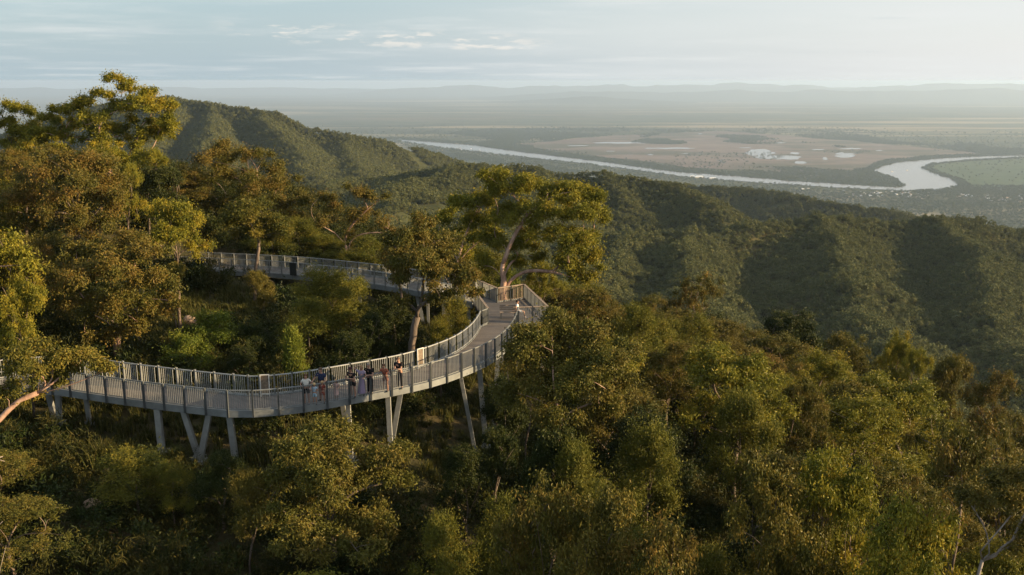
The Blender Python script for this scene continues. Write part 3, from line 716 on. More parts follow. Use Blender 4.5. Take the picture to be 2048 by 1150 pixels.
hero("gum_tree", "gum tree", "large brown-flecked gum in front of the walkway bend, hiding its right end",
     [(1100, 1010, 46), (1108, 930, 46), (1120, 850, 46)],
     [(1110, 650, 47, 44, 18, 8), (1060, 672, 46, 36, 20, 8), (1170, 668, 47, 44, 22, 9), (1030, 712, 46, 34, 26, 8), (1110, 715, 45, 70, 30, 15), (1200, 715, 46, 44, 30, 10), (1235, 760, 46, 34, 30, 7), (1165, 770, 45, 60, 30, 12), (1070, 775, 45, 60, 32, 13), (1020, 790, 46, 24, 22, 5), (1200, 815, 46, 44, 24, 7), (1100, 830, 45, 60, 24, 8), (1250, 700, 47, 24, 20, 4)],
     'brown', 'bark_pink', 62000, .12, 114, .50, (.16, .07))
hero("gum_tree", "gum tree", "bushy rust-tipped gum below the group of people, in front of the V-shaped legs",
     [(670, 1230, 40), (670, 1130, 40), (665, 1060, 40)],
     [(640, 868, 41, 44, 18, 8), (690, 855, 42, 24, 14, 5), (600, 905, 40, 44, 26, 9), (680, 905, 40, 56, 26, 12), (770, 915, 41, 30, 26, 7), (800, 900, 42, 20, 18, 4), (560, 960, 40, 40, 34, 8), (650, 970, 39, 70, 34, 15), (740, 970, 40, 50, 34, 10), (800, 960, 41, 22, 30, 4), (560, 1030, 39, 40, 34, 7), (660, 1040, 38, 70, 34, 12), (750, 1040, 39, 50, 34, 9), (600, 1090, 38, 60, 24, 7), (700, 1100, 38, 60, 24, 7)],
     'brown', 'bark_dark', 60000, .15, 115, .44, (.15, .065))

# ------------------------------------------------------------------ the walkway plan (level deck, traced on the deck plane)
def plan(px): return np.array([onz(a, b, DECK)[:2] for a, b in px])
def chaikin(P, n=2):
    for _ in range(n):
        Q = [P[0]]
        for a, b in zip(P[:-1], P[1:]): Q += [a * .75 + b * .25, a * .25 + b * .75]
        P = np.array(Q + [P[-1]])
    return P
def resample(P, step):
    s = np.concatenate(([0], np.cumsum(np.linalg.norm(np.diff(P, axis=0), axis=1)))); n = max(1, int(round(s[-1] / step)))
    t = np.linspace(0, s[-1], n + 1); return np.stack((np.interp(t, s, P[:, 0]), np.interp(t, s, P[:, 1])), -1)
def offset(P, d):
    T = np.gradient(P, axis=0); T /= np.linalg.norm(T, axis=1)[:, None]
    return P + np.stack((-T[:, 1], T[:, 0]), -1) * d
WID = 2.3
LOW_N = resample(chaikin(plan([(-190, 822), (-60, 795), (40, 775), (104, 776), (188, 789), (304, 805), (400, 816), (474, 824), (560, 818.5), (640, 808), (727, 791), (813, 775), (886, 757), (963, 727), (1000, 704), (1025, 676), (1035, 646)])), 1.2)
LOW_F = offset(LOW_N, WID)
PA, PB = plan([(976, 648)])[0], plan([(947, 607)])[0]
PC, PD, PE, PF, PG = plan([(951, 586), (994, 605), (1048, 597), (1095, 644), (1035, 646)])
kk = int(np.argmin(np.linalg.norm(LOW_F - PA, axis=1)))
LOW_F = np.concatenate((LOW_F[:max(kk, 3)], [PA]))
UP_N = resample(chaikin(plan([(150, 537), (330, 537), (400, 539.5), (485, 543.5), (546, 547), (588, 550), (664, 558), (751, 568.5), (847, 585), (905, 597), (947, 607)])), 1.2)
UP_F = offset(UP_N, WID); UP_F = np.concatenate((UP_F[:-1], [PC]))
Z3 = lambda P, z: np.column_stack((P, np.full(len(P), z)))
def dist_walk(x, y):
    p = np.array([x, y]); return min(np.min(np.linalg.norm((LOW_N + LOW_F[np.minimum(np.arange(len(LOW_N)), len(LOW_F) - 1)]) / 2 - p, axis=1)), np.min(np.linalg.norm((UP_N + UP_F) / 2 - p, axis=1)), np.linalg.norm((PD + PG) / 2 - p) - 1.5)

walk = empty("elevated_walkway", (float(LOW_N[20][0]), float(LOW_N[20][1]), DECK))
tag(walk, "grey steel elevated walkway looping round to a square timber lookout", "walkway")
W0 = np.array(walk.location)
def wpart(name, mb, mat, parent=None, sm=False, kind=None):
    o = mb.build(name, mat, parent or walk, sm)
    if parent is None: o.location = -W0
    if kind: o["kind"] = kind
    return o
def deck_strip(name, N, F):
    n = min(len(N), len(F)); s = np.concatenate(([0], np.cumsum(np.linalg.norm(np.diff(N[:n], axis=0), axis=1))))
    v, uv, f = [], [], []
    for i in range(n):
        a = N[min(i, len(N) - 1)]; b = F[i]
        v += [(*a, DECK), (*b, DECK), (*a, DECK - .07), (*b, DECK - .07)]; uv += [(s[i], 0), (s[i], 2.3)] * 2
    for i in range(n - 1):
        o = i * 4; f += [(o, o + 4, o + 5, o + 1), (o + 2, o + 3, o + 7, o + 6), (o, o + 2, o + 6, o + 4), (o + 1, o + 5, o + 7, o + 3)]
    f += [(0, 1, 3, 2), ((n - 1) * 4, (n - 1) * 4 + 2, (n - 1) * 4 + 3, (n - 1) * 4 + 1)]
    me = make_mesh(name, np.array(v), np.array(f), 4, uv=np.array(uv)); o = link(name, me, M['deck'], walk); o.location = -W0; return o
def resample_n(P, n):
    s = np.concatenate(([0], np.cumsum(np.linalg.norm(np.diff(P, axis=0), axis=1)))); t = np.linspace(0, s[-1], n)
    return np.stack((np.interp(t, s, P[:, 0]), np.interp(t, s, P[:, 1])), -1)
deck_strip("deck", LOW_N, resample_n(LOW_F, len(LOW_N)))
deck_strip("deck", UP_N, UP_F)
poly = [PG, PF, PE, PD, PC, PB, PA]
v = [(*p, DECK - .004) for p in poly] + [(*p, DECK - .074) for p in poly]; n = len(poly)
fl = list(range(n)) + list(range(2 * n - 1, n - 1, -1)); tot = [n, n]
for i in range(n):
    fl += [i, i + n, (i + 1) % n + n, (i + 1) % n]; tot.append(4)
ax_ = (PF - PE) / np.linalg.norm(PF - PE)
me = make_mesh("lookout_deck", np.array(v), fl, tot, uv=np.array([(np.dot(p, ax_), 0) for p in poly] * 2))
o = link("lookout_deck", me, M['deck'], walk); o.location = -W0
def sweep(P, o0, o1, z0, z1, closed=False):
    """rectangular section carried along a level path"""
    mb = MB(); A, B = offset(P, o0), offset(P, o1); v, f = [], []
    for a, b in zip(A, B): v += [(*a, z0), (*b, z0), (*b, z1), (*a, z1)]
    for i in range(len(P) - 1):
        o = 4 * i
        for k in range(4): f.append((o + k, o + (k + 1) % 4, o + 4 + (k + 1) % 4, o + 4 + k))
    f += [(3, 2, 1, 0), tuple(4 * (len(P) - 1) + k for k in range(4))]
    mb.add(v, f); return mb
PLAT_OUT = np.array([PG, PF, PE, PD])
wpart("edge_beam", sweep(LOW_N, -.13, -.01, DECK - .30, DECK + .05), M['beam'])
wpart("edge_beam", sweep(LOW_F, .01, .13, DECK - .30, DECK + .05), M['beam'])
wpart("edge_beam", sweep(UP_N, -.13, -.01, DECK - .34, DECK + .05), M['beam'])
wpart("edge_beam", sweep(UP_F, .01, .13, DECK - .30, DECK + .05), M['beam'])
wpart("edge_beam", sweep(np.array([PG, PF]), -.13, -.01, DECK - .40, DECK + .05), M['beam'])
wpart("edge_beam", sweep(np.array([PF, PE]), -.13, -.01, DECK - .40, DECK + .05), M['beam'])
wpart("edge_beam", sweep(np.array([PE, PD]), -.13, -.01, DECK - .40, DECK + .05), M['beam'])
wpart("edge_beam", sweep(np.array([PD, PC]), -.13, -.01, DECK - .40, DECK + .05), M['beam'])
cb = MB()
for N, F in ((LOW_N, resample_n(LOW_F, len(LOW_N))), (UP_N, UP_F)):
    for i in range(1, len(N) - 1, 2): cb.bar((*N[i], DECK - .19), (*F[i], DECK - .19), .1, .2)
wpart("cross_beam", cb, M['steel_dark'], kind="stuff")

def panel(mb, a, b, h=1.1, rail_mb=None, sp=.115, bw=.018, bd=.030, cap=(.06, .05)):
    """one railing panel: top rail, bottom rail and upright bars between two posts"""
    a, b = np.asarray(a, float), np.asarray(b, float); L = np.linalg.norm(b - a); t = (b - a) / L; e = .05
    a1, b1 = a + t * e, b - t * e; A = lambda p, z: np.array([p[0], p[1], DECK + z])
    (rail_mb or mb).bar(A(a1, h - cap[1] / 2), A(b1, h - cap[1] / 2), cap[0], cap[1])
    mb.bar(A(a1, .11), A(b1, .11), .04, .04)
    n = max(2, int(round((L - 2 * e) / sp)))
    nx = np.array([-t[1], t[0], 0])
    for k in range(1, n):
        p = a1 + (b1 - a1) * k / n; mb.bar(A(p, .13), A(p, h - cap[1]), bd, bw, up=(t[0], t[1], 0))
def post(mb, p, t, h=1.13, low=-.30, out=0.):
    nx = np.array([t[1], -t[0]]); q_ = p + nx * out
    for s in (-.036, .036):
        c = q_ + t * s; mb.bar((*c, DECK + low), (*c, DECK + h), .09, .016, up=(t[0], t[1], 0))
    mb.bar((*q_, DECK + low), (*q_, DECK + h - .08), .03, .075, up=(t[0], t[1], 0))
def railing(P, off, mp, mpost, skip=(), posts=True, out=.1):
    Q = offset(P, off); T = np.gradient(P, axis=0); T /= np.linalg.norm(T, axis=1)[:, None]
    for i in range(len(Q) - 1):
        if i not in skip:
            m = MB(); panel(m, Q[i], Q[i + 1]); wpart("railing_panel", m, mp)
        if posts and i > 0:
            m = MB(); post(m, Q[i], T[i], out=out); wpart("railing_post", m, mpost)
# framed boards set into the far railing
def nearest_i(P, px): return int(np.argmin([abs(proj((p[0], p[1], DECK))[0] - px) for p in P]))
s1, s2 = nearest_i(LOW_F, 820), nearest_i(LOW_F, 514)
vis = lambda P, lo=-60: [i for i in range(len(P)) if proj((P[i][0], P[i][1], DECK))[0] > lo]
i0 = vis(LOW_N, -90)[0]
railing(LOW_N[i0:], -.06, M['steel'], M['steel_dark'])
j0 = vis(LOW_F, -60)[0]
railing(LOW_F[j0:-1], .06, M['steel_sunlit'], M['steel'], out=-.1)  # far bars take the paler steel, imitating sun on them
m = MB(); panel(m, LOW_F[-2], PA); wpart("railing_panel", m, M['steel'])
for sI in (s1, s2):
    p = LOW_F[sI]; t = (LOW_F[sI + 1] - LOW_F[sI - 1]); t /= np.linalg.norm(t); nx = np.array([t[1], -t[0]])
    c = p + t * .3 + nx * .08
    A = lambda u, z, d=0: np.array([*(c + t * u + nx * d), DECK + z])
    m = MB()
    for u in (-.22, .22): m.bar(A(u, .02), A(u, 1.2), .045, .045, up=(t[0], t[1], 0))
    m.bar(A(-.197, 1.177), A(.197, 1.177), .045, .045); m.bar(A(-.197, .16), A(.197, .16), .045, .045)
    fr = wpart("sign_frame", m, M['white'])
    m = MB(); m.bar(A(0, .19), A(0, 1.15), .012, .39, up=(t[0], t[1], 0))
    bmat = simple("sign_board", (.15, .11, .075), .5, 0, .6, 9)
    bd = wpart("sign_board", m, bmat, fr)
# upper walkway railings
ui = vis(UP_N, 250)[0]
um = MB(); uposts = MB()
for P, off in ((UP_N[ui:], -.06), (UP_F[ui:], .06)):
    Q = offset(P, off); T = np.gradient(P, axis=0); T /= np.linalg.norm(T, axis=1)[:, None]
    for i in range(len(Q) - 1): panel(um, Q[i], Q[i + 1], 1.12)
    for i in range(len(Q)): post(uposts, Q[i], T[i], out=.05 if off < 0 else -.05)
wpart("upper_railing", um, M['steel_sunlit'], kind="stuff"); wpart("upper_railing_post", uposts, M['steel'], kind="stuff")  # paler tones than the near rail paint sunlight into these bars and posts
di = nearest_i(UP_N, 593); t = UP_N[di + 1] - UP_N[di]; L_ = np.linalg.norm(t); t /= L_; nx = np.array([t[1], -t[0]])
m = MB(); c = UP_N[di] + nx * .17; m.bar((*(c - t * .33), DECK + .55), (*(c + t * .33), DECK + .55), .04, 1.08)
wpart("dark_panel", m, M['darkpanel'])
# lookout railings with a broad timber cap
for a, b, tm in ((PG, PF, 'steel'), (PF, PE, 'steel'), (PE, PD, 'timber'), (PD, PC, 'steel_dark'), (PA, PB, 'steel')):
    L_ = np.linalg.norm(b - a); n = max(1, int(round(L_ / 1.35))); tt = (b - a) / L_
    cut = 0
    for i in range(n):
        m = MB(); cp = MB(); panel(m, a + (b - a) * i / n, a + (b - a) * (i + 1) / n, 1.12, cp, .11, .03, .06, (.16, .045))
        o = wpart("lookout_railing_panel", m, M[tm] if tm == 'timber' else M['steel']); c_ = cp.build("timber_cap", M['timber'], o)
    for i in range(n + 1):
        if tm == 'steel_dark' and i == n: continue
        m = MB(); post(m, a + (b - a) * i / n, tt, 1.09); wpart("lookout_post", m, M['steel_dark'])
# columns
def leg(px, py, px2, py2, dY=0., w=.26, rail=LOW_N, mat='leg', dY2=None):
    i = nearest_i(rail, px); Y = float(rail[i][1]) + dY
    a = at(px, py, Y); a[2] = DECK - .28
    b = at(px2, py2, Y + (dY if dY2 is None else dY2) * 0 + (0.3 if dY2 is None else dY2)); d = (b - a) / np.linalg.norm(b - a)
    g = gz(b[0], b[1]); k = max(0, (b[2] - g) / max(.2, -d[2])) + .3
    m = MB(); m.bar(a, b + d * k, w, w, up=(0, 1, 0)); sc_ = wpart("support_column", m, M[mat])
    f_ = b + d * (k - .3); m = MB(); m.bar((f_[0], f_[1], gz(f_[0], f_[1]) - .2), (f_[0], f_[1], gz(f_[0], f_[1]) + .12), .62, .62, up=(0, 1, 0)); wpart("footing", m, M['leg'], sc_)
    m = MB(); m.bar(a + np.array([0, 0, .0]), a + np.array([0, 0, -.03]), w + .16, w + .16, up=(0, 1, 0)); wpart("cap_plate", m, M['steel_dark'], sc_)
leg(116, 778, 119, 850, 1.0); leg(92, 783, 106, 822, 1.6, .24); leg(170, 797, 176, 824, 1.5, .2)
leg(315, 818, 325, 914, .3, .30); leg(366, 823, 396, 912, .5, .26); leg(420, 829, 402, 912, .5, .28); leg(459, 831, 468, 898, .5, .28)
leg(684, 813, 692, 850, 1.2, .24); leg(696, 811, 699, 862, .5, .24)
leg(776, 796, 780, 870, .5, .25); leg(803, 787, 783, 890, .5, .26)
leg(920, 755, 931, 802, .9, .2); leg(958, 742, 965, 812, .5, .28); leg(997, 722, 991, 800, 1.0, .28)
leg(717, 568, 721, 612, .7, .22, UP_N); leg(833, 596, 858, 692, .7, .26, UP_N); leg(855, 590, 858, 690, 1.4, .2, UP_N)
leg(887, 596, 896, 634, .7, .24, UP_N); leg(908, 600, 900, 634, .7, .2, UP_N); leg(886, 600, 887, 628, 1.6, .2, UP_N); leg(937, 608, 938, 656, .7, .24, UP_N)
for f_, g_ in ((PF, 1), (PG, .6), (PE, 1), (PD, .8)):
    c = f_ + ((PD + PF) / 2 - f_) * .18; m = MB(); m.bar((*c, DECK - .3), (*c, gz(*c) - .4), .26, .26, up=(0, 1, 0)); wpart("support_column", m, M['leg'])
leg(455, 552, 462, 572, .5, .2, UP_N); leg(438, 550, 436, 575, .5, .2, UP_N)

# bench on the lookout
bp = onz(1022, 640, DECK)
bench = empty("bench", (bp[0] + .12, bp[1] + .5, DECK), R(4))
tag(bench, "dark slatted bench on the lookout deck, beside the woman in white", "bench")
m = MB()
for k in range(5): m.bar((-.9, -.2 + k * .1, .45), (.25, -.2 + k * .1, .45), .08, .04)
m.build("seat", M['timber'], bench)
m = MB()
for k in range(3): m.bar((-.9, .27, .58 + k * .13), (.25, .27, .58 + k * .13), .03, .1)
m.build("backrest", M['timber'], bench)
for xx in (-.8, .15):
    for yy in (-.18, .2):
        m = MB(); m.bar((xx, yy, 0), (xx, yy, .43), .06, .06, up=(0, 1, 0)); m.build("leg", M['steel_dark'], bench)

# ------------------------------------------------------------------ people
def skin_mesh(name, pts, edges, radii, sub=1):
    me = bpy.data.meshes.new(name + "_skeleton"); me.from_pydata([tuple(p) for p in pts], edges, []); me.update()
    o = bpy.data.objects.new(name + "_skeleton", me); COL.objects.link(o)
    md = o.modifiers.new("skin", 'SKIN'); md.use_smooth_shade = True
    if not me.skin_vertices: me.attributes
    sv = me.skin_vertices[0].data if me.skin_vertices else None
    if sv is None:
        with bpy.context.temp_override(object=o, active_object=o): bpy.ops.mesh.customdata_skin_add()
        sv = me.skin_vertices[0].data
    for i, r in enumerate(radii): sv[i].radius = r if isinstance(r, tuple) else (r, r); sv[i].use_root = (i == 0)
    ss = o.modifiers.new("subdivision", 'SUBSURF'); ss.levels = sub; ss.render_levels = sub
    dg = bpy.context.evaluated_depsgraph_get(); out = bpy.data.meshes.new_from_object(o.evaluated_get(dg)); out.name = name
    bpy.data.objects.remove(o); bpy.data.meshes.remove(me); return out
def ell(name, c, r, n=10, k=7, cut=-1.1):
    mb = MB(); v, f = [], []; c = np.asarray(c, float)
    for i in range(k + 1):
        ph = -math.pi / 2 + math.pi * i / k
        for j in range(n):
            th = 2 * math.pi * j / n; v.append(c + np.array([math.cos(ph) * math.cos(th) * r[0], math.cos(ph) * math.sin(th) * r[1], max(cut, math.sin(ph)) * r[2]]))
    for i in range(k):
        for j in range(n): f.append((i * n + j, i * n + (j + 1) % n, (i + 1) * n + (j + 1) % n, (i + 1) * n + j))
    mb.add(v, f); return mb
CLOTH = {}
def cloth(col):
    if col not in CLOTH: CLOTH[col] = simple("cloth_%d" % len(CLOTH), col, .85, 0, .15, 20, .2)
    return CLOTH[col]
M['skin'] = simple("skin", (.36, .20, .14), .55, 0, .08, 10)
def person(label, px, py, ht, face, top, bottom, hair, lean=0., hands=None, pose='stand', bottom_kind='shorts', long_hair=False, cap=None, bare_arms=True, shoe=(.05, .05, .05), girl=False, fine=0., pattern=None):
    s = ht / 1.7; loc = onz(px, py, DECK); child = ht < 1.35
    e = empty("person", tuple(loc), R(face)); tag(e, label, "person", None)
    J = {}
    hipz = .92 if pose == 'stand' else .52; cl, sl = math.cos(R(lean)), math.sin(R(lean))
    def up_(x, z, y=0.): return np.array([x, z * sl + y * cl, hipz + z * cl - y * sl])
    J['pel'] = up_(0, 0); J['waist'] = up_(0, .16); J['chest'] = up_(0, .36); J['nb'] = up_(0, .50)
    hb = J['nb'] + np.array([0, .02 + .03 * sl, .07]); J['head'] = hb + np.array([0, .02, .10]); J['ht'] = J['head'] + np.array([0, .005, .075]); J['nose'] = J['head'] + np.array([0, .105, -.01]); J['chin'] = J['head'] + np.array([0, .055, -.085])
    J['hb'] = hb
    pts, rad, ed, ix = [], [], [], {}
    def add(k, p, r, par=None):
        ix[k] = len(pts); pts.append(np.asarray(p) * s); rad.append(tuple(v * s for v in r) if isinstance(r, tuple) else r * s)
        if par is not None: ed.append((ix[par], ix[k]))
    thin = .9 if girl else 1.
    add('pel', J['pel'], (.145 * thin, .105)); add('waist', J['waist'], (.125 * thin, .10), 'pel'); add('chest', J['chest'], (.15 * thin, .115), 'waist'); add('nb', J['nb'], .07, 'chest'); add('hb', J['hb'], .052, 'nb')
    hr = 1.25 if child else 1.
    add('head', J['head'], (.078 * hr, .092 * hr), 'hb'); add('ht', J['ht'], .072 * hr, 'head'); add('chin', J['chin'], .035 * hr, 'head'); add('nose', J['nose'], .013, 'head')
    for sd in (-1, 1):
        add(('ear', sd), J['head'] + np.array([sd * .09 * hr, -.005, -.01]), .014, 'head')
        sh = up_(sd * .175 * thin, .45); hd = np.asarray((hands or {}).get(sd, (sd * .24, .06, .74 if pose == 'stand' else .5)), float)
        d = hd - sh; L = np.linalg.norm(d); ua, fa = .29, .27
        if L > ua + fa - .01: hd = sh + d / L * (ua + fa - .01); d = hd - sh; L = np.linalg.norm(d)
        x_ = (L * L + ua * ua - fa * fa) / (2 * L); hgt = math.sqrt(max(0, ua * ua - x_ * x_))
        pole = np.array([sd * .6, -.5, -.8]); u = d / L; pole = pole - u * (pole @ u); pole /= np.linalg.norm(pole)
        el = sh + u * x_ + pole * hgt; f_ = (hd - el) / np.linalg.norm(hd - el); palm = hd + f_ * .07
        add(('sh', sd), sh, .058 * thin, 'chest'); add(('el', sd), el, .041 * thin, ('sh', sd)); add(('wr', sd), hd, .026, ('el', sd)); add(('pm', sd), palm, (.036, .017), ('wr', sd))
        side = np.cross(f_, [0, 0, 1.]); side /= np.linalg.norm(side) + 1e-9; dn = np.array([0, 0, -1.])
        for q_, (o_, l_) in enumerate(((-.028, .070), (-.010, .082), (.009, .078), (.027, .060))):
            b = palm + f_ * .03 + side * o_; add(('f', sd, q_), b + f_ * l_ * .5 + dn * .008, .009, ('pm', sd)); add(('g', sd, q_), b + f_ * l_ + dn * .028, .008, ('f', sd, q_))
        tb = hd + f_ * .03 - side * sd * .035; add(('th', sd), tb + f_ * .02 - side * sd * .01, .011, ('wr', sd)); add(('ti', sd), tb + f_ * .06 - side * sd * .012, .009, ('th', sd))
        hip = J['pel'] + np.array([sd * .085, 0, -.04])
        if pose == 'stand': kn, an, to = np.array([sd * .10, .03, .49]), np.array([sd * .105, -.015, .075]), np.array([sd * .125, .13, .035])
        else: kn, an, to = np.array([sd * .11, .43, .47]), np.array([sd * .12, .50, .075]), np.array([sd * .13, .65, .035])
        add(('hip', sd), hip, .085 * thin, 'pel'); add(('kn', sd), kn, .056 * thin, ('hip', sd)); add(('ca', sd), kn * .55 + an * .45 + np.array([0, -.02, 0]), .052 * thin, ('kn', sd)); add(('an', sd), an, .036, ('ca', sd)); add(('to', sd), to, (.04, .03), ('an', sd))
    link("body", skin_mesh("body", pts, ed, rad), M['skin'], e)
    P = lambda k: pts[ix[k]]
    # upper garment
    cp = [P('pel') * .75 + P('waist') * .25, P('waist'), P('chest'), P('nb') - np.array([0, 0, .015])]; cr = [(.155 * thin * s, .118 * s), (.143 * thin * s, .118 * s), (.166 * thin * s, .13 * s), .083 * s]; ce = [(0, 1), (1, 2), (2, 3)]
    for sd in (-1, 1):
        k = len(cp); cp += [P(('sh', sd)), P(('sh', sd)) * .4 + P(('el', sd)) * .6]; cr += [.074 * s * thin, .06 * s * thin]; ce += [(2, k), (k, k + 1)]
        if not bare_arms: cp.append(P(('el', sd)) * .15 + P(('wr', sd)) * .85); cr.append(.04 * s); ce.append((k + 1, k + 2)); cp[k + 1] = P(('el', sd)); cr[k + 1] = .056 * s
    link("shirt" if bottom_kind != 'dress' else "bodice", skin_mesh("shirt", cp, ce, cr), cloth(top), e)
    if bottom_kind in ('shorts', 'trousers'):
        cp = [P('pel') + np.array([0, 0, .05 * s]), P('pel')]; cr = [(.15 * thin * s, .115 * s), (.16 * thin * s, .122 * s)]; ce = [(0, 1)]
        for sd in (-1, 1):
            k = len(cp); ed_ = [P(('hip', sd)), P(('hip', sd)) * .25 + P(('kn', sd)) * .75]; cr += [.10 * s, .083 * s]
            if bottom_kind == 'trousers': ed_ += [P(('kn', sd)), P(('an', sd)) + np.array([0, 0, .03 * s])]; cr += [.075 * s, .058 * s]
            cp += ed_; ce.append((1, k)); ce += [(k + q_, k + q_ + 1) for q_ in range(len(ed_) - 1)]
        link(bottom_kind, skin_mesh(bottom_kind, cp, ce, cr), cloth(bottom), e)
    else:
        lo = .5 if bottom_kind == 'skirt' else .16; c0 = P('waist'); v, f = [], []; n = 20; rings = 6
        for i in range(rings):
            t_ = i / (rings - 1); z = c0[2] * (1 - t_) + lo * s * t_; cxy = c0 * (1 - min(1, t_ * 1.5)) + P('pel') * min(1, t_ * 1.5)
            rx, ry = (.145 + .095 * t_) * s * thin, (.118 + .085 * t_) * s
            for j in range(n):
                a = 2 * math.pi * j / n; w_ = 1 + .07 * t_ * math.sin(a * 6)
                v.append((cxy[0] + rx * w_ * math.cos(a), cxy[1] + ry * w_ * math.sin(a), z))
        for i in range(rings - 1):
            for j in range(n): f.append((i * n + j, i * n + (j + 1) % n, (i + 1) * n + (j + 1) % n, (i + 1) * n + j))
        mb = MB(); mb.add(v, f); mt = cloth(bottom)
        mb.build(bottom_kind, mt, e, True)
    h0 = P('head'); hz = hr * s
    mb = ell("hair", h0 + np.array([0, -.022, .035]) * s, (.098 * hz, .108 * hz, .098 * hz), 12, 8, -.35)
    if long_hair:
        m2 = ell("h", h0 + np.array([0, -.075, -.10]) * s, (.085 * hz, .05 * hz, .17 * hz), 10, 7); mb.add(np.concatenate(m2.v), [tuple(m2.f[i:i + 4]) for i in range(0, len(m2.f), 4)])
    mb.build("hair", cloth(hair), e, True)
    if cap:
        mb = ell("cap", h0 + np.array([0, -.005, .06]) * s, (.108 * hz, .118 * hz, .08 * hz), 12, 8, -.1); mb.bar(h0 + np.array([0, .08, .055]) * s, h0 + np.array([0, .19, .045]) * s, .14 * s, .012 * s); mb.build("cap", cloth(cap), e, False)
    for sd in (-1, 1):
        a, b = P(('an', sd)), P(('to', sd)); d = b - a; d[2] = 0; d /= np.linalg.norm(d) + 1e-9; b0 = np.array([a[0], a[1], 0]) - d * .06 * s
        link("shoe", skin_mesh("shoe", [b0 + np.array([0, 0, .045 * s]), b0 + d * .12 * s + np.array([0, 0, .05 * s]), b0 + d * .26 * s + np.array([0, 0, .038 * s])], [(0, 1), (1, 2)], [.045 * s, .05 * s, .04 * s]), cloth(shoe), e)
    for sd in (-1, 1):
        ell("eye", h0 + np.array([sd * .033 * hr, .087 * hr, .012]) * s, (.011 * s, .008 * s, .008 * s), 8, 5).build("eye", cloth((.02, .015, .012)), e)
    ell("mouth", h0 + np.array([0, .083 * hr, -.058]) * s, (.024 * s, .010 * s, .007 * s), 8, 5).build("mouth", cloth((.30, .10, .08)), e)
    return e
RAILH = {-1: (-.16, .33, 1.16), 1: (.16, .33, 1.16)}
FOLD = {-1: (-.02, .40, 1.14), 1: (.04, .42, 1.15)}
BLK, NAVY = (.012, .012, .014), (.022, .032, .075)
person("woman in a white blouse and black shorts standing at the near railing", 614, 809, 1.64, 186, (.62, .60, .56), BLK, (.12, .07, .04), 8, {-1: (-.26, .16, 1.02), 1: (.20, .26, 1.08)}, bottom_kind='shorts', long_hair=True, girl=True)
person("small fair-haired child in light blue beside the woman in white", 630, 809, 1.14, 182, (.32, .42, .52), (.26, .40, .52), (.48, .34, .18), 4, {-1: (-.2, .38, 1.25), 1: (.2, .38, 1.25)}, girl=True)
person("tall man in a navy shirt resting a hand on the railing behind two children", 645, 801, 1.80, 172, NAVY, (.10, .085, .07), (.10, .07, .05), 12, {-1: (-.20, .36, .98), 1: (.36, .36, 1.02)}, shoe=(.03, .03, .03))
person("child in a dark red top at the railing in front of the navy-shirted man", 646, 806.5, 1.18, 178, (.20, .045, .035), (.24, .07, .05), (.36, .24, .13), 4, {-1: (-.2, .30, 1.2), 1: (.22, .36, 1.25)}, girl=True)
person("little girl in a pale pink dress next to a railing post", 673, 801, 1.12, 170, (.46, .30, .27), (.46, .32, .30), (.38, .24, .13), 3, {-1: (-.22, .30, 1.1), 1: (.2, .34, 1.3)}, bottom_kind='skirt', long_hair=True, girl=True)
person("man in a black cap and black shirt leaning his forearms on the railing", 707, 795, 1.72, 158, BLK, (.015, .015, .017), (.05, .035, .03), 22, {-1: (-.10, .46, 1.14), 1: (.12, .46, 1.14)}, cap=(.05, .02, .02))
person("woman in a long lavender patterned dress with one hand raised to her hair", 724, 791, 1.64, 178, (.28, .23, .33), (.25, .20, .30), (.30, .19, .10), 3, {1: (-.14 + .34, .10, 1.66), -1: (-.2, .34, 1.10)}, bottom_kind='dress', long_hair=True, girl=True)
person("man all in black with folded forearms on the railing, right of the lavender dress", 741, 788, 1.74, 165, BLK, (.014, .014, .016), (.22, .18, .15), 16, {-1: (-.14, .44, 1.14), 1: (.26, .44, 1.15)}, bottom_kind='trousers')
person("woman in a rust-orange top leaning over the railing with elbows wide", 772, 783, 1.62, 165, (.32, .10, .06), (.20, .10, .08), (.09, .05, .03), 26, {-1: (-.30, .46, 1.14), 1: (.30, .46, 1.14)}, girl=True, long_hair=False)
person("man in black with crossed arms on the railing, nearest the white framed board", 800, 777, 1.80, 168, BLK, (.015, .016, .02), (.10, .065, .045), 18, {-1: (.02, .46, 1.15), 1: (-.02, .50, 1.17)}, bottom_kind='trousers')
person("dark-haired woman in white sitting on the lookout bench", 1036, 636, 1.66, -82, (.74, .73, .71), (.70, .68, .66), (.03, .022, .018), -8, {1: (.20, -.16, .62), -1: (-.34, -.30, .50)}, 'sit', 'shorts', girl=True, shoe=(.45, .40, .38))

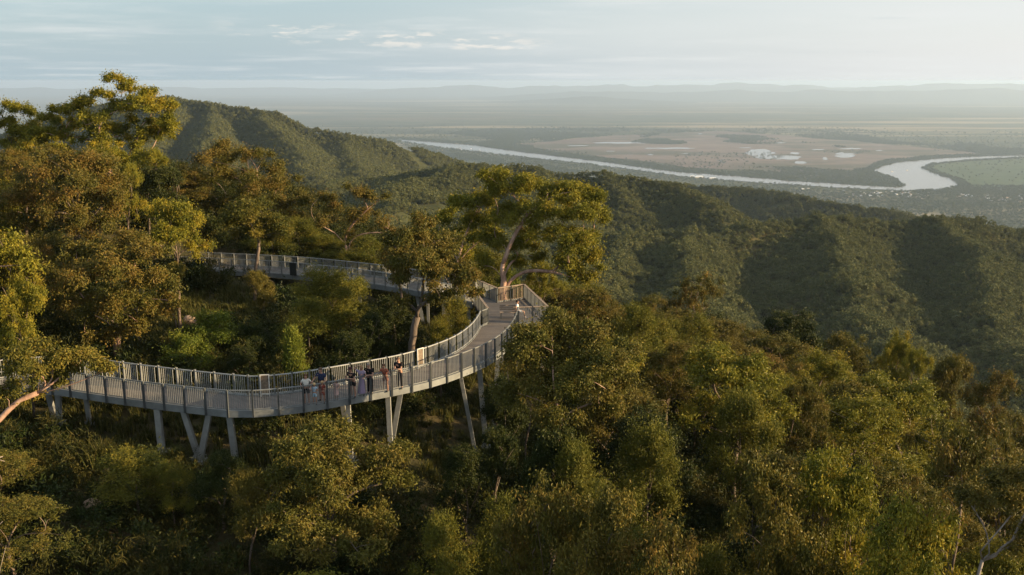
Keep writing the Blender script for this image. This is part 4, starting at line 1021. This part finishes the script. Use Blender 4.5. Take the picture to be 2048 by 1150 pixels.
# ------------------------------------------------------------------ trees placed one by one
PL = [
 ("gold0", 195, 285, 130, 88, "gold-green gum filling in under the tallest windswept gum"), ("olive1", 90, 292, 140, 89, "olive gum at upper left between the windswept gum and the reddish-brown gum"), ("brown2", 15, 300, 130, 86, "brown gum at the upper left edge"), ("gold2", 285, 300, 110, 87, "gold-green gum right of the trunk of the windswept gum"),
 ("olive0", 1052, 662, 110, 55, "olive tree directly below the lookout platform"), ("dark1", 1012, 745, 100, 53, "dark shrub around the columns under the walkway bend"),
 ("dark0", 1110, 852, 140, 43.2, "dark shrub under the large brown-flecked gum, against its trunk"), ("wattle1", 1150, 890, 140, 42, "wattle at the foot of the large brown-flecked gum"), ("olive2", 345, 530, 80, 63, "olive tree screening the trunk of the yellow-green gum"),
 ("high1", 345, 402, 150, 67, "yellow-green gum at the left end of the upper walkway, overhanging its railing"),
 ("high0", 500, 390, 150, 76, "dark olive tree whose trunk crosses the upper walkway railing"),
 ("gold0", 40, 556, 130, 52, "yellowish gum at the left edge, above the lower walkway"), ("olive0", 15, 470, 170, 64, "olive gum at the left edge below the reddish-brown gum"),
 ("dark0", 312, 330, 120, 84, "dark tree in the notch between the windswept gum and the wide rust-brown gum"), ("gold2", 245, 330, 90, 80, "small bright gum just under the trunks of the windswept gum"),
 ("wattle0", 655, 538, 165, 63, "largest feathery wattle between the two walkways"), ("wattle1", 612, 598, 120, 60.5, "feathery wattle close in front of the largest wattle"), ("wattle2", 700, 560, 100, 66, "wattle at the right shoulder of the largest wattle"),
 ("cone0", 585, 655, 80, 55.5, "yellow-green cone-shaped wattle behind the lower walkway's far railing"), ("dark1", 782, 590, 120, 64, "dark glossy shrub under the white column of the upper walkway"),
 ("dark0", 745, 622, 90, 61, "dark rounded shrub right of the wattles, behind the far railing"), ("lime0", 432, 622, 150, 61, "bright green bush on the slope below the grass bank"), ("lime0", 375, 668, 120, 58, "low green bush beside the broad brown gum"),
 ("olive2", 515, 545, 85, 68, "slender olive tree standing just below the upper walkway"), ("wattle1", 905, 596, 90, 64, "weeping wattle among the white columns left of the lookout"), ("wattle0", 880, 640, 70, 61, "small wattle behind the far railing, left of the lookout"),
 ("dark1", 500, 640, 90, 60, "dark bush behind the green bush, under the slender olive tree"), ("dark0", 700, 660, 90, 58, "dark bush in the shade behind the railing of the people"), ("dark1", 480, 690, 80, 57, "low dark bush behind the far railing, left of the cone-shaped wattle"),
 ("wattle0", 596, 436, 120, 92, "wattle behind the upper walkway under the wide rust-brown gum"), ("wattle2", 545, 452, 100, 89, "leftmost wattle behind the upper walkway"), ("wattle1", 648, 470, 90, 90, "low wattle left of the open twisted gum"),
 ("wattle2", 742, 478, 110, 88, "wattle right of the open twisted gum, behind the upper railing"), ("olive0", 792, 465, 90, 90, "olive tree between the open twisted gum and the fork-trunked gum"), ("dark1", 850, 425, 110, 92, "dark tree behind the fork-trunked gum"), ("wattle0", 700, 500, 70, 87, "small wattle at the foot of the open twisted gum"),
 ("gold1", 1085, 520, 90, 84, "yellow-green bush behind the lookout's timber railing"), ("lime0", 1020, 540, 70, 79, "bright bush at the foot of the biggest gum"),
 ("wattle0", 265, 905, 200, 42, "light green wattle in front of the leftmost pair of columns"), ("wattle2", 340, 925, 90, 41.5, "smaller light wattle at the foot of the leftmost tall column"), ("dark1", 435, 900, 120, 42, "brownish dark shrub at the foot of the V-shaped columns"), ("olive2", 490, 945, 120, 39, "olive shrub left of the bushy rust-tipped gum"),
 ("wattle1", 880, 1035, 130, 36, "wattle in the bottom centre in front of the dark hollow"), ("wattle2", 1005, 1010, 120, 37.5, "upright wattle right of the dark hollow"), ("brown1", 1105, 948, 200, 33, "brown gum along the bottom, below the large brown-flecked gum"), ("olive1", 1210, 1000, 150, 31.5, "olive gum beside the bottom brown gum"),
 ("brown2", 1320, 1030, 210, 31, "brown gum at the bottom edge, right of centre"), ("dark0", 930, 895, 140, 46, "dark shrub at the right rim of the dark hollow"), ("dark1", 985, 850, 130, 49, "dark shrub under the walkway bend"), ("wattle0", 1300, 850, 170, 46, "green wattle right of the large brown-flecked gum"),
 ("brown0", 1190, 572, 180, 74, "brown gum just right of the lookout platform"), ("wattle1", 1275, 612, 130, 71, "green wattle on the ridge right of the lookout"), ("sparse0", 1392, 545, 140, 92, "isolated flat-topped gum breaking the skyline right of the lookout"), ("brown1", 1300, 588, 100, 87, "brown gum beside the isolated flat-topped gum"),
 ("dark0", 1590, 622, 150, 99, "dark gum on the skyline before the shadowed slope"), ("dead1", 1508, 640, 70, 99, "bare grey tree on the skyline left of the dark gum"), ("olive0", 1690, 668, 130, 100, "olive gum on the skyline right of the dark gum"), ("gold0", 1795, 668, 90, 100, "pointed gold-green gum on the skyline"), ("gold2", 1840, 700, 90, 96, "gold gum close right of the pointed skyline gum"),
 ("olive2", 1905, 715, 130, 98, "dense olive gum on the skyline near the right edge"), ("brown2", 1985, 742, 130, 95, "brown gum at the right end of the skyline"), ("wattle2", 1400, 640, 130, 78, "bright wattle below the isolated flat-topped gum"), 
 ("sparse1", 1930, 830, 220, 48, "open gum with bare limbs at the right edge"), ("dead0", -40, 850, 120, 33, "dead tree at the left edge whose pale branch tips enter the picture"), ("dead1", -45, 960, 110, 30, "lower dead tree at the left edge with one pale branch"),
 ("olive1", 1560, 940, 200, 36, "golden-flecked gum low on the right slope"), ("gold2", 1700, 930, 190, 37, "gold-green gum low on the right slope, second from the corner"), ("gold1", 1830, 1000, 200, 32, "gold-green gum beside the pale twisted limbs"),
 ("brown0", 1600, 740, 150, 63, "brown gum in the middle of the right slope"), ("wattle1", 1490, 790, 170, 56, "broad wattle in the middle of the right slope"), ("brown1", 95, 470, 150, 68, "brown gum at the far left, above the yellowish gum"),
]
for k, px, top, w, Y, lab in PL: plant_px(k, px, top, w, Y, lab)

# a canopy of single trees over the rest of the near slopes
rng = np.random.default_rng(7)
prot = []
for P, c in ((LOW_N, 0), (LOW_F, 0), (UP_N, 0), (UP_F, 0)):
    for p in P[::1]:
        for z in (-.3, .5, 1.2): prot.append((*proj((p[0], p[1], DECK + z)), p[1]))
for x0, y0, x1, y1, Y in ((300, 820, 480, 905, 47), (680, 800, 810, 880, 49), (940, 580, 1100, 660, 62), (600, 735, 815, 800, 48), (380, 555, 500, 640, 74), (850, 850, 930, 1010, 47), (920, 750, 1000, 790, 52)):
    for a in np.linspace(x0, x1, 9):
        for b in np.linspace(y0, y1, 6): prot.append((a, b, Y))
prot = np.array(prot)
SKX = [-300, 0, 60, 350, 380, 600, 800, 960, 990, 1180, 1240, 1330, 1460, 1540, 1700, 1850, 2048, 2400]
SKY_ = [330, 330, 330, 330, 330, 440, 480, 480, 540, 570, 612, 606, 625, 652, 690, 722, 770, 850]
FILL = []
def try_fill(x, y):
    Y = y; kind = rng.choice(['brown', 'olive', 'gold', 'wattle', 'dark', 'sparse', 'dead'], p=[.27, .24, .25, .11, .10, .02, .01])
    key = kind + str(rng.integers(0, 3 if kind in ('brown', 'olive', 'gold', 'wattle') else 2)); P = PROTO[key]
    k = .72 + .5 * rng.random(); h, w = P['h'] * k, P['w'] * k * (.9 + .25 * rng.random())
    if dist_walk(x, y) < 1.9 + w * .36: return
    for (tx, ty, tr, *_r) in TREES:
        if (tx - x) ** 2 + (ty - y) ** 2 < (.62 * (tr + w / 2)) ** 2: return
    g = gz(x, y)
    if x < -2 and y < 47: h *= .5; w *= .7
    for it in range(7):
        px, py = proj((x, y, g + h)); lim = np.interp(px, SKX, SKY_)
        bx, by = proj((x, y, g)); hw = w / 2 / mpp(Y)
        m = (np.abs(prot[:, 0] - px) < hw * .95) & (prot[:, 1] > py) & (prot[:, 1] < by + 5) & (prot[:, 2] > Y + .4)
        if py > lim and not m.any(): break
        h *= .84; w *= .92
    else: return
    if h < 2.2: return
    if px < -220 or px > 2270 or py > 1330: return
    e = plant(key, x, y, h, w, rng.random() * 6.28); FILL.append((e, kind, px, py, Y, h))
for y in np.arange(25, 121, 3.7):
    for x in np.arange(-.60 * y - 4, .62 * y + 5, 3.9):
        xx, yy = x + rng.uniform(-1.5, 1.5), y + rng.uniform(-1.5, 1.5)
        if -24 < xx < 5 and 46 < yy < 79: continue
        try_fill(xx, yy)
ORD = ["first", "second", "third", "fourth", "fifth", "sixth", "seventh", "eighth", "ninth", "tenth", "eleventh", "twelfth", "thirteenth", "fourteenth", "fifteenth"]
LOOK = dict(brown="rust-brown gum", olive="olive-green gum", gold="gold-green gum", wattle="feathery wattle", dark="dark leafy shrub", sparse="thin-crowned gum", dead="bare dead tree")
def zone_of(px, py, Y, x, y):
    if px < 980 and Y > 60: return "behind the walkways" if Y < 96 else "on the far ridge behind the upper walkway"
    if px < 980: return "on the shaded slope in front of the walkway"
    if Y < 34: return "in the lowest row right of centre"
    if Y < 44: return "in the second row up the right slope"
    if Y < 55: return "in the third row up the right slope"
    if Y < 68: return "in the middle row of the right slope"
    if Y < 82: return "in the fifth row up the right slope"
    if Y < 98: return "just below the right slope's skyline"
    return "on the skyline of the right slope"
zones = {}
for t in FILL: zones.setdefault((zone_of(t[2], t[3], t[4], 0, 0), t[1]), []).append(t)
for (zn, kind), L in zones.items():
    L.sort(key=lambda t: t[2])
    for i, t in enumerate(L):
        if len(L) == 1: lab = f"only {LOOK[kind]} {zn}"
        else: lab = f"{ORD[min(i, 14)]} {LOOK[kind]} from the left {zn}"
        tag(t[0], lab, CAT[kind][1], f"{LOOK[kind]}s {zn}")
print("fill trees", len(FILL), "all trees", len(TREES))

# ------------------------------------------------------------------ scattered masses: undergrowth, grass, far woods
SRC = []
def source(me, name): o = bpy.data.objects.new(name, me); return o
def scatter(name, P, rz, sc, pick, sources):
    me = bpy.data.meshes.new(name); me.vertices.add(len(P)); me.vertices.foreach_set("co", np.asarray(P, np.float32).ravel())
    for k, a, tp in (("turn", rz, 'FLOAT'), ("size", sc, 'FLOAT'), ("pick", pick, 'INT')):
        t_ = me.attributes.new(k, tp, 'POINT'); t_.data.foreach_set("value", np.asarray(a, np.float32 if tp == 'FLOAT' else np.int32))
    o = link(name, me); c = bpy.data.collections.new(name + "_sources")
    for s_ in sources: c.objects.link(s_)
    ng = bpy.data.node_groups.new(name + "_scatter", 'GeometryNodeTree')
    ng.interface.new_socket("Geometry", in_out='INPUT', socket_type='NodeSocketGeometry'); ng.interface.new_socket("Geometry", in_out='OUTPUT', socket_type='NodeSocketGeometry')
    N, L = ng.nodes, ng.links
    gi, go = N.new("NodeGroupInput"), N.new("NodeGroupOutput"); ip = N.new("GeometryNodeInstanceOnPoints"); ci = N.new("GeometryNodeCollectionInfo")
    ci.inputs[0].default_value = c; ci.inputs[1].default_value = True; ci.inputs[2].default_value = True
    def na(k, tp):
        n = N.new("GeometryNodeInputNamedAttribute"); n.data_type = tp; n.inputs[0].default_value = k; return n.outputs[0]
    cx = N.new("ShaderNodeCombineXYZ"); L.new(na("turn", 'FLOAT'), cx.inputs[2]); er = N.new("FunctionNodeEulerToRotation"); L.new(cx.outputs[0], er.inputs[0])
    L.new(gi.outputs[0], ip.inputs['Points']); L.new(ci.outputs[0], ip.inputs['Instance']); ip.inputs['Pick Instance'].default_value = True
    L.new(na("pick", 'INT'), ip.inputs['Instance Index']); L.new(er.outputs[0], ip.inputs['Rotation']); L.new(na("size", 'FLOAT'), ip.inputs['Scale']); L.new(ip.outputs[0], go.inputs[0])
    md = o.modifiers.new("scatter", 'NODES'); md.node_group = ng
    return tag(o, kind="stuff")
def bush_src(seed, mat, n, r, h, size, k=9, droop=.2, up=.2):
    g = np.random.default_rng(seed); C = np.column_stack((g.normal(size=(k, 2)) * r * .45, g.random(k) * h)); me = leaves_mesh("bush_leaves", C, r * .42, n, g, size, .8, droop, up); me.materials.append(M[mat]); return source(me, "bush_source")
def tuft_src(seed, mat, n, r, h):
    g = np.random.default_rng(seed); v = []; tone = []
    for _ in range(n):
        a = g.random() * 6.28; b = np.array([g.normal() * r * .3, g.normal() * r * .3, 0]); d = np.array([math.cos(a), math.sin(a), 0]); s_ = np.array([-d[1], d[0], 0]) * .012 * (1 + g.random()); L = h * (.6 + .6 * g.random()); o_ = r * (.3 + .7 * g.random())
        m_ = b + d * o_ * .4 + np.array([0, 0, L * .7]); e_ = b + d * o_ + np.array([0, 0, L]); v += [b - s_, b + s_, m_ + s_ * .8, m_ - s_ * .8, m_ - s_ * .8, m_ + s_ * .8, e_ + s_ * .1, e_ - s_ * .1]; t_ = g.random(); tone += [t_, t_]
    me = make_mesh("tuft", np.array(v), np.arange(len(v)), 4, {"tone": ('FACE', tone)}); me.materials.append(M[mat]); return source(me, "tuft_source")
rng = np.random.default_rng(11)
N_ = 15000
az, rr = np.radians(rng.uniform(-34, 35, N_)), np.sqrt(rng.uniform(16 ** 2, 150 ** 2, N_))
X, Y_ = rr * np.sin(az), rr * np.cos(az)
dw = np.array([dist_walk(a, b) if r_ < 95 else 99 for a, b, r_ in zip(X, Y_, rr)])
bank = np.exp(-((X + 23) / 5.5) ** 2 - ((Y_ - 70) / 8) ** 2)
keep = (dw > 2.6) & (bank < .30) & ~((dw < 5) & (rng.random(N_) < .6) & (X < 2))
hollow = (np.abs(X + 3.3) < 2.2) & (Y_ > 37) & (Y_ < 47)
X, Y_ = X[keep], Y_[keep]; Zg = H(X, Y_)
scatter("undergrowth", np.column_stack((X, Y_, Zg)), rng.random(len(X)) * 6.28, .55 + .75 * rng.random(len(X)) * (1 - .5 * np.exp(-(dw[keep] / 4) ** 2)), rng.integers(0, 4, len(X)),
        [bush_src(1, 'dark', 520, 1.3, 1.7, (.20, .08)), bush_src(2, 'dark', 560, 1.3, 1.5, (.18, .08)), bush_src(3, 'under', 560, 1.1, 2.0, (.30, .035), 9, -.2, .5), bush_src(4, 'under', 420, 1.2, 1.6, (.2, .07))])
N_ = 16000
X = rng.uniform(-42, 8, N_); Y_ = rng.uniform(33, 80, N_); dw = np.array([dist_walk(a, b) for a, b in zip(X, Y_)])
dens = np.exp(-((X + 23) / 6) ** 2 - ((Y_ - 70) / 8) ** 2) * 1.5 + (.45 * (dw < 6) + .10) * ((X < -9) | (Y_ > 50))
keep = rng.random(N_) < dens; X, Y_ = X[keep], Y_[keep]; Zg = H(X, Y_)
scatter("grass", np.column_stack((X, Y_, Zg)), rng.random(len(X)) * 6.28, .6 + .8 * rng.random(len(X)), rng.integers(0, 2, len(X)), [tuft_src(5, 'grass', 40, .28, .34), tuft_src(6, 'grass', 34, .35, .5)])

# single grass trees and boulders on the shaded slope
tm_ = tuft_src(9, 'grass', 260, .95, 1.0).data
for i, (px, py, Y, s_, lab) in enumerate(((70, 905, 45, 1.1, "shaggy grass tree at the left, under the walkway"), (200, 885, 46, 1.2, "grass tree with drooping skirt left of the tall column"), (345, 880, 46.5, .9, "sunlit grass tree between the tall column and the V-shaped pair"), (510, 850, 47.5, 1.1, "grass tree right of the rightmost left-hand column"), (575, 875, 45.5, 1., "grass tree left of the bushy rust-tipped gum"), (40, 1085, 36, 1.2, "grass tree in the bottom left corner"))):
    p = at(px, py, Y); e = empty("grass_tree", (p[0], p[1], gz(p[0], p[1]))); tag(e, lab, "grass tree", "grass trees on the shaded slope")
    mb = MB(); mb.tube([(0, 0, -.3), (0.02, 0, .3), (0, 0, .62)], [.14, .13, .12], 8); mb.build("trunk", M['bark_dark'], e, True)
    c = link("crown", tm_, None, e); c.location = (0, 0, .35); c.scale = (s_, s_, s_ * .9); c.rotation_euler = (0, 0, i * 1.3)
M['rock'] = simple("sandstone", (.36, .25, .18), .85, 0, .35, 2.5, bump=.6)
def rock(px, py, Y, r, lab):
    p = at(px, py, Y); mb = ell("boulder", (0, 0, 0), (r, r * .8, r * .75), 14, 10); V_ = np.concatenate(mb.v)
    n_ = fbm(V_[:, 0] * 2.2 / r + 3, V_[:, 1] * 2.2 / r + V_[:, 2] * 1.7 / r, int(px), 3); mb.v = [V_ * (.7 + .6 * n_)[:, None]]
    o = mb.build("boulder", M['rock']); o.location = (p[0], p[1], gz(p[0], p[1]) + r * .35); tag(o, lab, "boulder", "boulders on the shaded slope")
rock(180, 940, 42.5, .42, "sunlit orange boulder low on the shaded slope, left of the light wattle"); rock(212, 877, 46, .38, "flat pale boulder under the left of the walkway"); rock(380, 640, 70, .6, "pale stone slab at the foot of the grass bank"); rock(545, 882, 46, .3, "small stone beneath the walkway, left of the rust-tipped gum")

def far_tree(seed, h, w, n, mat, size):
    g = np.random.default_rng(seed); k = 14; C = []
    for i in range(k):
        d = g.normal(size=3); d /= np.linalg.norm(d); C.append((d[0] * w * .34, d[1] * w * .34, h * .66 + d[2] * h * .24))
    me = leaves_mesh("far_tree", np.array(C), w * .2, n, g, size, .85, .1); me.materials.append(M[mat]); return source(me, "far_tree_source")
# woods on the far hillsides
tanel = (GZ + np.where(R2 > 200, 7, -2)) / np.maximum(R2, 1); run = np.maximum.accumulate(np.where(R2 > 60, tanel, -9), axis=1)
def visible(X, Y_, Z, tol=.006):
    a = np.interp(np.arctan2(X, Y_), AZ, np.arange(na)); r_ = np.interp(np.log(np.hypot(X, Y_)), np.log(RR), np.arange(nr))
    return (Z + 9) / np.hypot(X, Y_) > run[np.clip(a.astype(int), 0, na - 1), np.clip(r_.astype(int) - 3, 0, nr - 1)] - tol
N_ = 560000
az = np.radians(rng.uniform(-31.5, 31.5, N_)); rr = np.sqrt(rng.uniform(165 ** 2, 2350 ** 2, N_)); keep = (rr < 1250) | (rng.random(N_) < .62); az, rr = az[keep], rr[keep]
X, Y_ = rr * np.sin(az), rr * np.cos(az); Zg = H(X, Y_)
keep = (Zg > PLAIN + 12) & visible(X, Y_, Zg) & (fbm(X / 70, Y_ / 70, 71, 4) > .27)
X, Y_, Zg, rr = X[keep], Y_[keep], Zg[keep], rr[keep]
print("hillside trees", len(X))
scatter("hillside_forest", np.column_stack((X, Y_, Zg - .5)), rng.random(len(X)) * 6.28, (.32 + .50 * rng.random(len(X)) ** 1.8) * np.where(rr > 1250, 1.4, 1.0), rng.integers(0, 4, len(X)),
        [far_tree(1, 9, 7, 260, 'forest', (.95, .6)), far_tree(2, 8, 6, 240, 'forest', (.9, .55)), far_tree(3, 10, 6.2, 240, 'forest', (.95, .55)), far_tree(4, 7, 7.5, 240, 'forest', (.95, .6))])
# foothill woods, mangroves along the river, scattered trees of the plain
N_ = 420000
az = np.radians(rng.uniform(-31, 31, N_)); rr = np.sqrt(rng.uniform(2350 ** 2, 14000 ** 2, N_)); X, Y_ = rr * np.sin(az), rr * np.cos(az); Zg = H(X, Y_)
sx, sy = proj((X, Y_, np.full(N_, PLAIN)))
dr = np.full(N_, 1e9)
nearband = rr < 13000
for a, b in zip(RIVER_P[:-1], RIVER_P[1:]):
    ab = b - a; L2 = ab @ ab + 1e-9; t_ = np.clip(((X - a[0]) * ab[0] + (Y_ - a[1]) * ab[1]) / L2, 0, 1); dr = np.minimum(dr, (X - a[0] - t_ * ab[0]) ** 2 + (Y_ - a[1] - t_ * ab[1]) ** 2)
dr = np.sqrt(dr)
inr, inm, inf_ = inside(RIVER_P, X, Y_), inside(MUD_P, X, Y_), inside(FIELD_P, X, Y_)
nz = fbm(X / 700, Y_ / 1300, 81, 4)
pt = np.where(dr < 230, .95, np.where(nz > .54, .8, np.where(nz > .48, .18, .05)))
pt = np.where(inf_ & (dr > 60), .02, pt); pt = np.where((sy > 372) & (sx > 1300), np.maximum(pt, .62), pt); pt = np.where((Zg > PLAIN + 4), .9, pt)
bank_near = (sx < 1830) & (sy > np.interp(sx, [690, 820, 900, 1024, 1174, 1374, 1524, 1674, 1800], [268, 284, 296, 309, 325, 352, 364, 373.5, 379]))
pt = np.where(bank_near & (dr < 260), .25, pt) * (1 - smooth(rr, 9000, 14000))
keep = ~inr & ~(inm & (dr > 45) & (fbm(X / 500, Y_ / 900, 91, 4) < .60)) & (rng.random(N_) < pt) & visible(X, Y_, Zg, .001)
X, Y_, Zg, rr = X[keep], Y_[keep], Zg[keep], rr[keep]
print("plain trees", len(X))
scatter("plain_woodland", np.column_stack((X, Y_, Zg - .5)), rng.random(len(X)) * 6.28, (.55 + .5 * rng.random(len(X))) * (1 + rr / 20000), rng.integers(0, 2, len(X)),
        [far_tree(5, 11, 15, 80, 'mangrove', (2.4, 1.8)), far_tree(6, 10, 12, 70, 'mangrove', (2.2, 1.6))])

# ------------------------------------------------------------------ houses of the riverside town, two boats
M['roof'] = simple("pale_metal_roof", (.66, .68, .70), .45, .1, .12, .5); M['wallp'] = simple("pale_house_wall", (.50, .48, .44), .8, 0, .15, .3)
mb = MB(); b_ = [(-7, -5, 0), (7, -5, 0), (7, 5, 0), (-7, 5, 0), (-7, -5, 3), (7, -5, 3), (7, 5, 3), (-7, 5, 3)]
mb.add(b_, [(0, 1, 5, 4), (1, 2, 6, 5), (2, 3, 7, 6), (3, 0, 4, 7), (4, 5, 6, 7)]); hw_ = mb.mesh("house_wall"); hw_.materials.append(M['wallp'])
mb = MB(); mb.add([(-7.6, -5.6, 2.95), (7.6, -5.6, 2.95), (7.6, 5.6, 2.95), (-7.6, 5.6, 2.95), (-4.5, 0, 5.4), (4.5, 0, 5.4)], [(0, 1, 5, 4), (1, 2, 5), (2, 3, 4, 5), (3, 0, 4), (3, 2, 1, 0)]); hr_ = mb.mesh("house_roof"); hr_.materials.append(M['roof'])
ROOFS = [hr_]
for k_, c_ in enumerate(((.30, .32, .34), (.42, .40, .36), (.20, .12, .09), (.52, .54, .56))):
    me_ = hr_.copy(); me_.materials.clear(); me_.materials.append(simple("metal_roof_%d" % k_, c_, .5, .1, .12, .5)); ROOFS.append(me_)
rng = np.random.default_rng(5); spots = []
for (x0, x1, y0, y1, n) in ((1690, 1770, 384, 395, 34), (1770, 1870, 384, 398, 26), (1920, 1980, 390, 396, 14), (1970, 2060, 393, 404, 26), (1600, 1690, 376, 384, 8), (868, 960, 297, 304, 9)):
    for q_ in range(n): spots.append((rng.uniform(x0, x1), y0 + (y1 - y0) * (round(q_ / n * 5) / 5 + rng.normal() * .03), .8 + .5 * rng.random()))
for i, (a, b, s_) in enumerate(spots):
    p = onz(a, b, PLAIN); far_ = a < 1000
    e = empty("house", (p[0], p[1], PLAIN + 1.), (i % 2) * 1.57 + .25 + rng.normal() * .1); e.scale = (s_, s_, s_)
    wl_ = bpy.data.objects.new("wall", hw_); rf = bpy.data.objects.new("roof", ROOFS[i % 5 if i % 7 else 3])
    for o in (wl_, rf): COL.objects.link(o); o.parent = e
    tag(e, "tiny pale-roofed house beside the river below the middle hill" if far_ else ("tiny pale-roofed house in the riverside town near the right edge" if a > 1900 else "tiny pale-roofed house in the riverside town below the river bend"), "house", "houses beside the far river bank" if far_ else ("houses of the town near the right edge" if a > 1900 else "houses of the town below the river bend"))
for (a, b, s_, lab) in ((1398, 356, 2.6, "largest long white-roofed building on the river bank behind the middle hill"), (1425, 358, 1.9, "white-roofed shed right of the largest riverside building"), (1385, 354, 1.6, "small white-roofed shed left of the largest riverside building")):
    p = onz(a, b, PLAIN); e = empty("riverside_building", (p[0], p[1], PLAIN + 1.), .15); e.scale = (s_ * 1.7, s_, s_); 
    for me_, nm in ((hw_, "wall"), (hr_, "roof")): o = bpy.data.objects.new(nm, me_); COL.objects.link(o); o.parent = e
    tag(e, lab, "building")
for (a, b, lab) in ((1784, 343.5, "tiny white boat moored in the river bend, nearer the mangrove point"), (1814, 341, "tiny white boat in the river bend, nearer the meadow bank")):
    p = onz(a, b, PLAIN + 2.6); e = empty("boat", (p[0], p[1], PLAIN + 2.6), .3)
    mb = MB(); mb.add([(-7, -2, 0), (5, -2, 0), (9, 0, 0), (5, 2, 0), (-7, 2, 0), (-7, -2.6, 2), (5, -2.6, 2), (10.5, 0, 2.4), (5, 2.6, 2), (-7, 2.6, 2)], [(0, 1, 6, 5), (1, 2, 7, 6), (2, 3, 8, 7), (3, 4, 9, 8), (4, 0, 5, 9), (5, 6, 7, 8, 9)]); mb.build("hull", M['white'], e)
    mb = MB(); mb.bar((-4, 0, 3.2), (3, 0, 3.2), 3.6, 2.4); mb.build("cabin", M['white'], e); tag(e, lab, "boat")

# ------------------------------------------------------------------ the air
HAZE = 3.9e-5
hb = MB(); s_ = 78000.0; lo, hi = -640.0, 14.0
hb.add([(-s_, -s_, lo), (s_, -s_, lo), (s_, s_, lo), (-s_, s_, lo), (-s_, -s_, hi), (s_, -s_, hi), (s_, s_, hi), (-s_, s_, hi)], [(3, 2, 1, 0), (4, 5, 6, 7), (0, 1, 5, 4), (1, 2, 6, 5), (2, 3, 7, 6), (3, 0, 4, 7)])
hm = bpy.data.materials.new("haze"); hm.use_nodes = True; nt = hm.node_tree; nt.nodes.remove(nt.nodes["Principled BSDF"])
pv_ = nt.nodes.new("ShaderNodeVolumePrincipled"); pv_.inputs['Color'].default_value = (.58, .75, 1.0, 1); pv_.inputs['Density'].default_value = HAZE; pv_.inputs['Anisotropy'].default_value = .27
nt.links.new(pv_.outputs[0], nt.nodes["Material Output"].inputs['Volume'])
hz_ = hb.build("haze", hm); tag(hz_, kind="stuff")
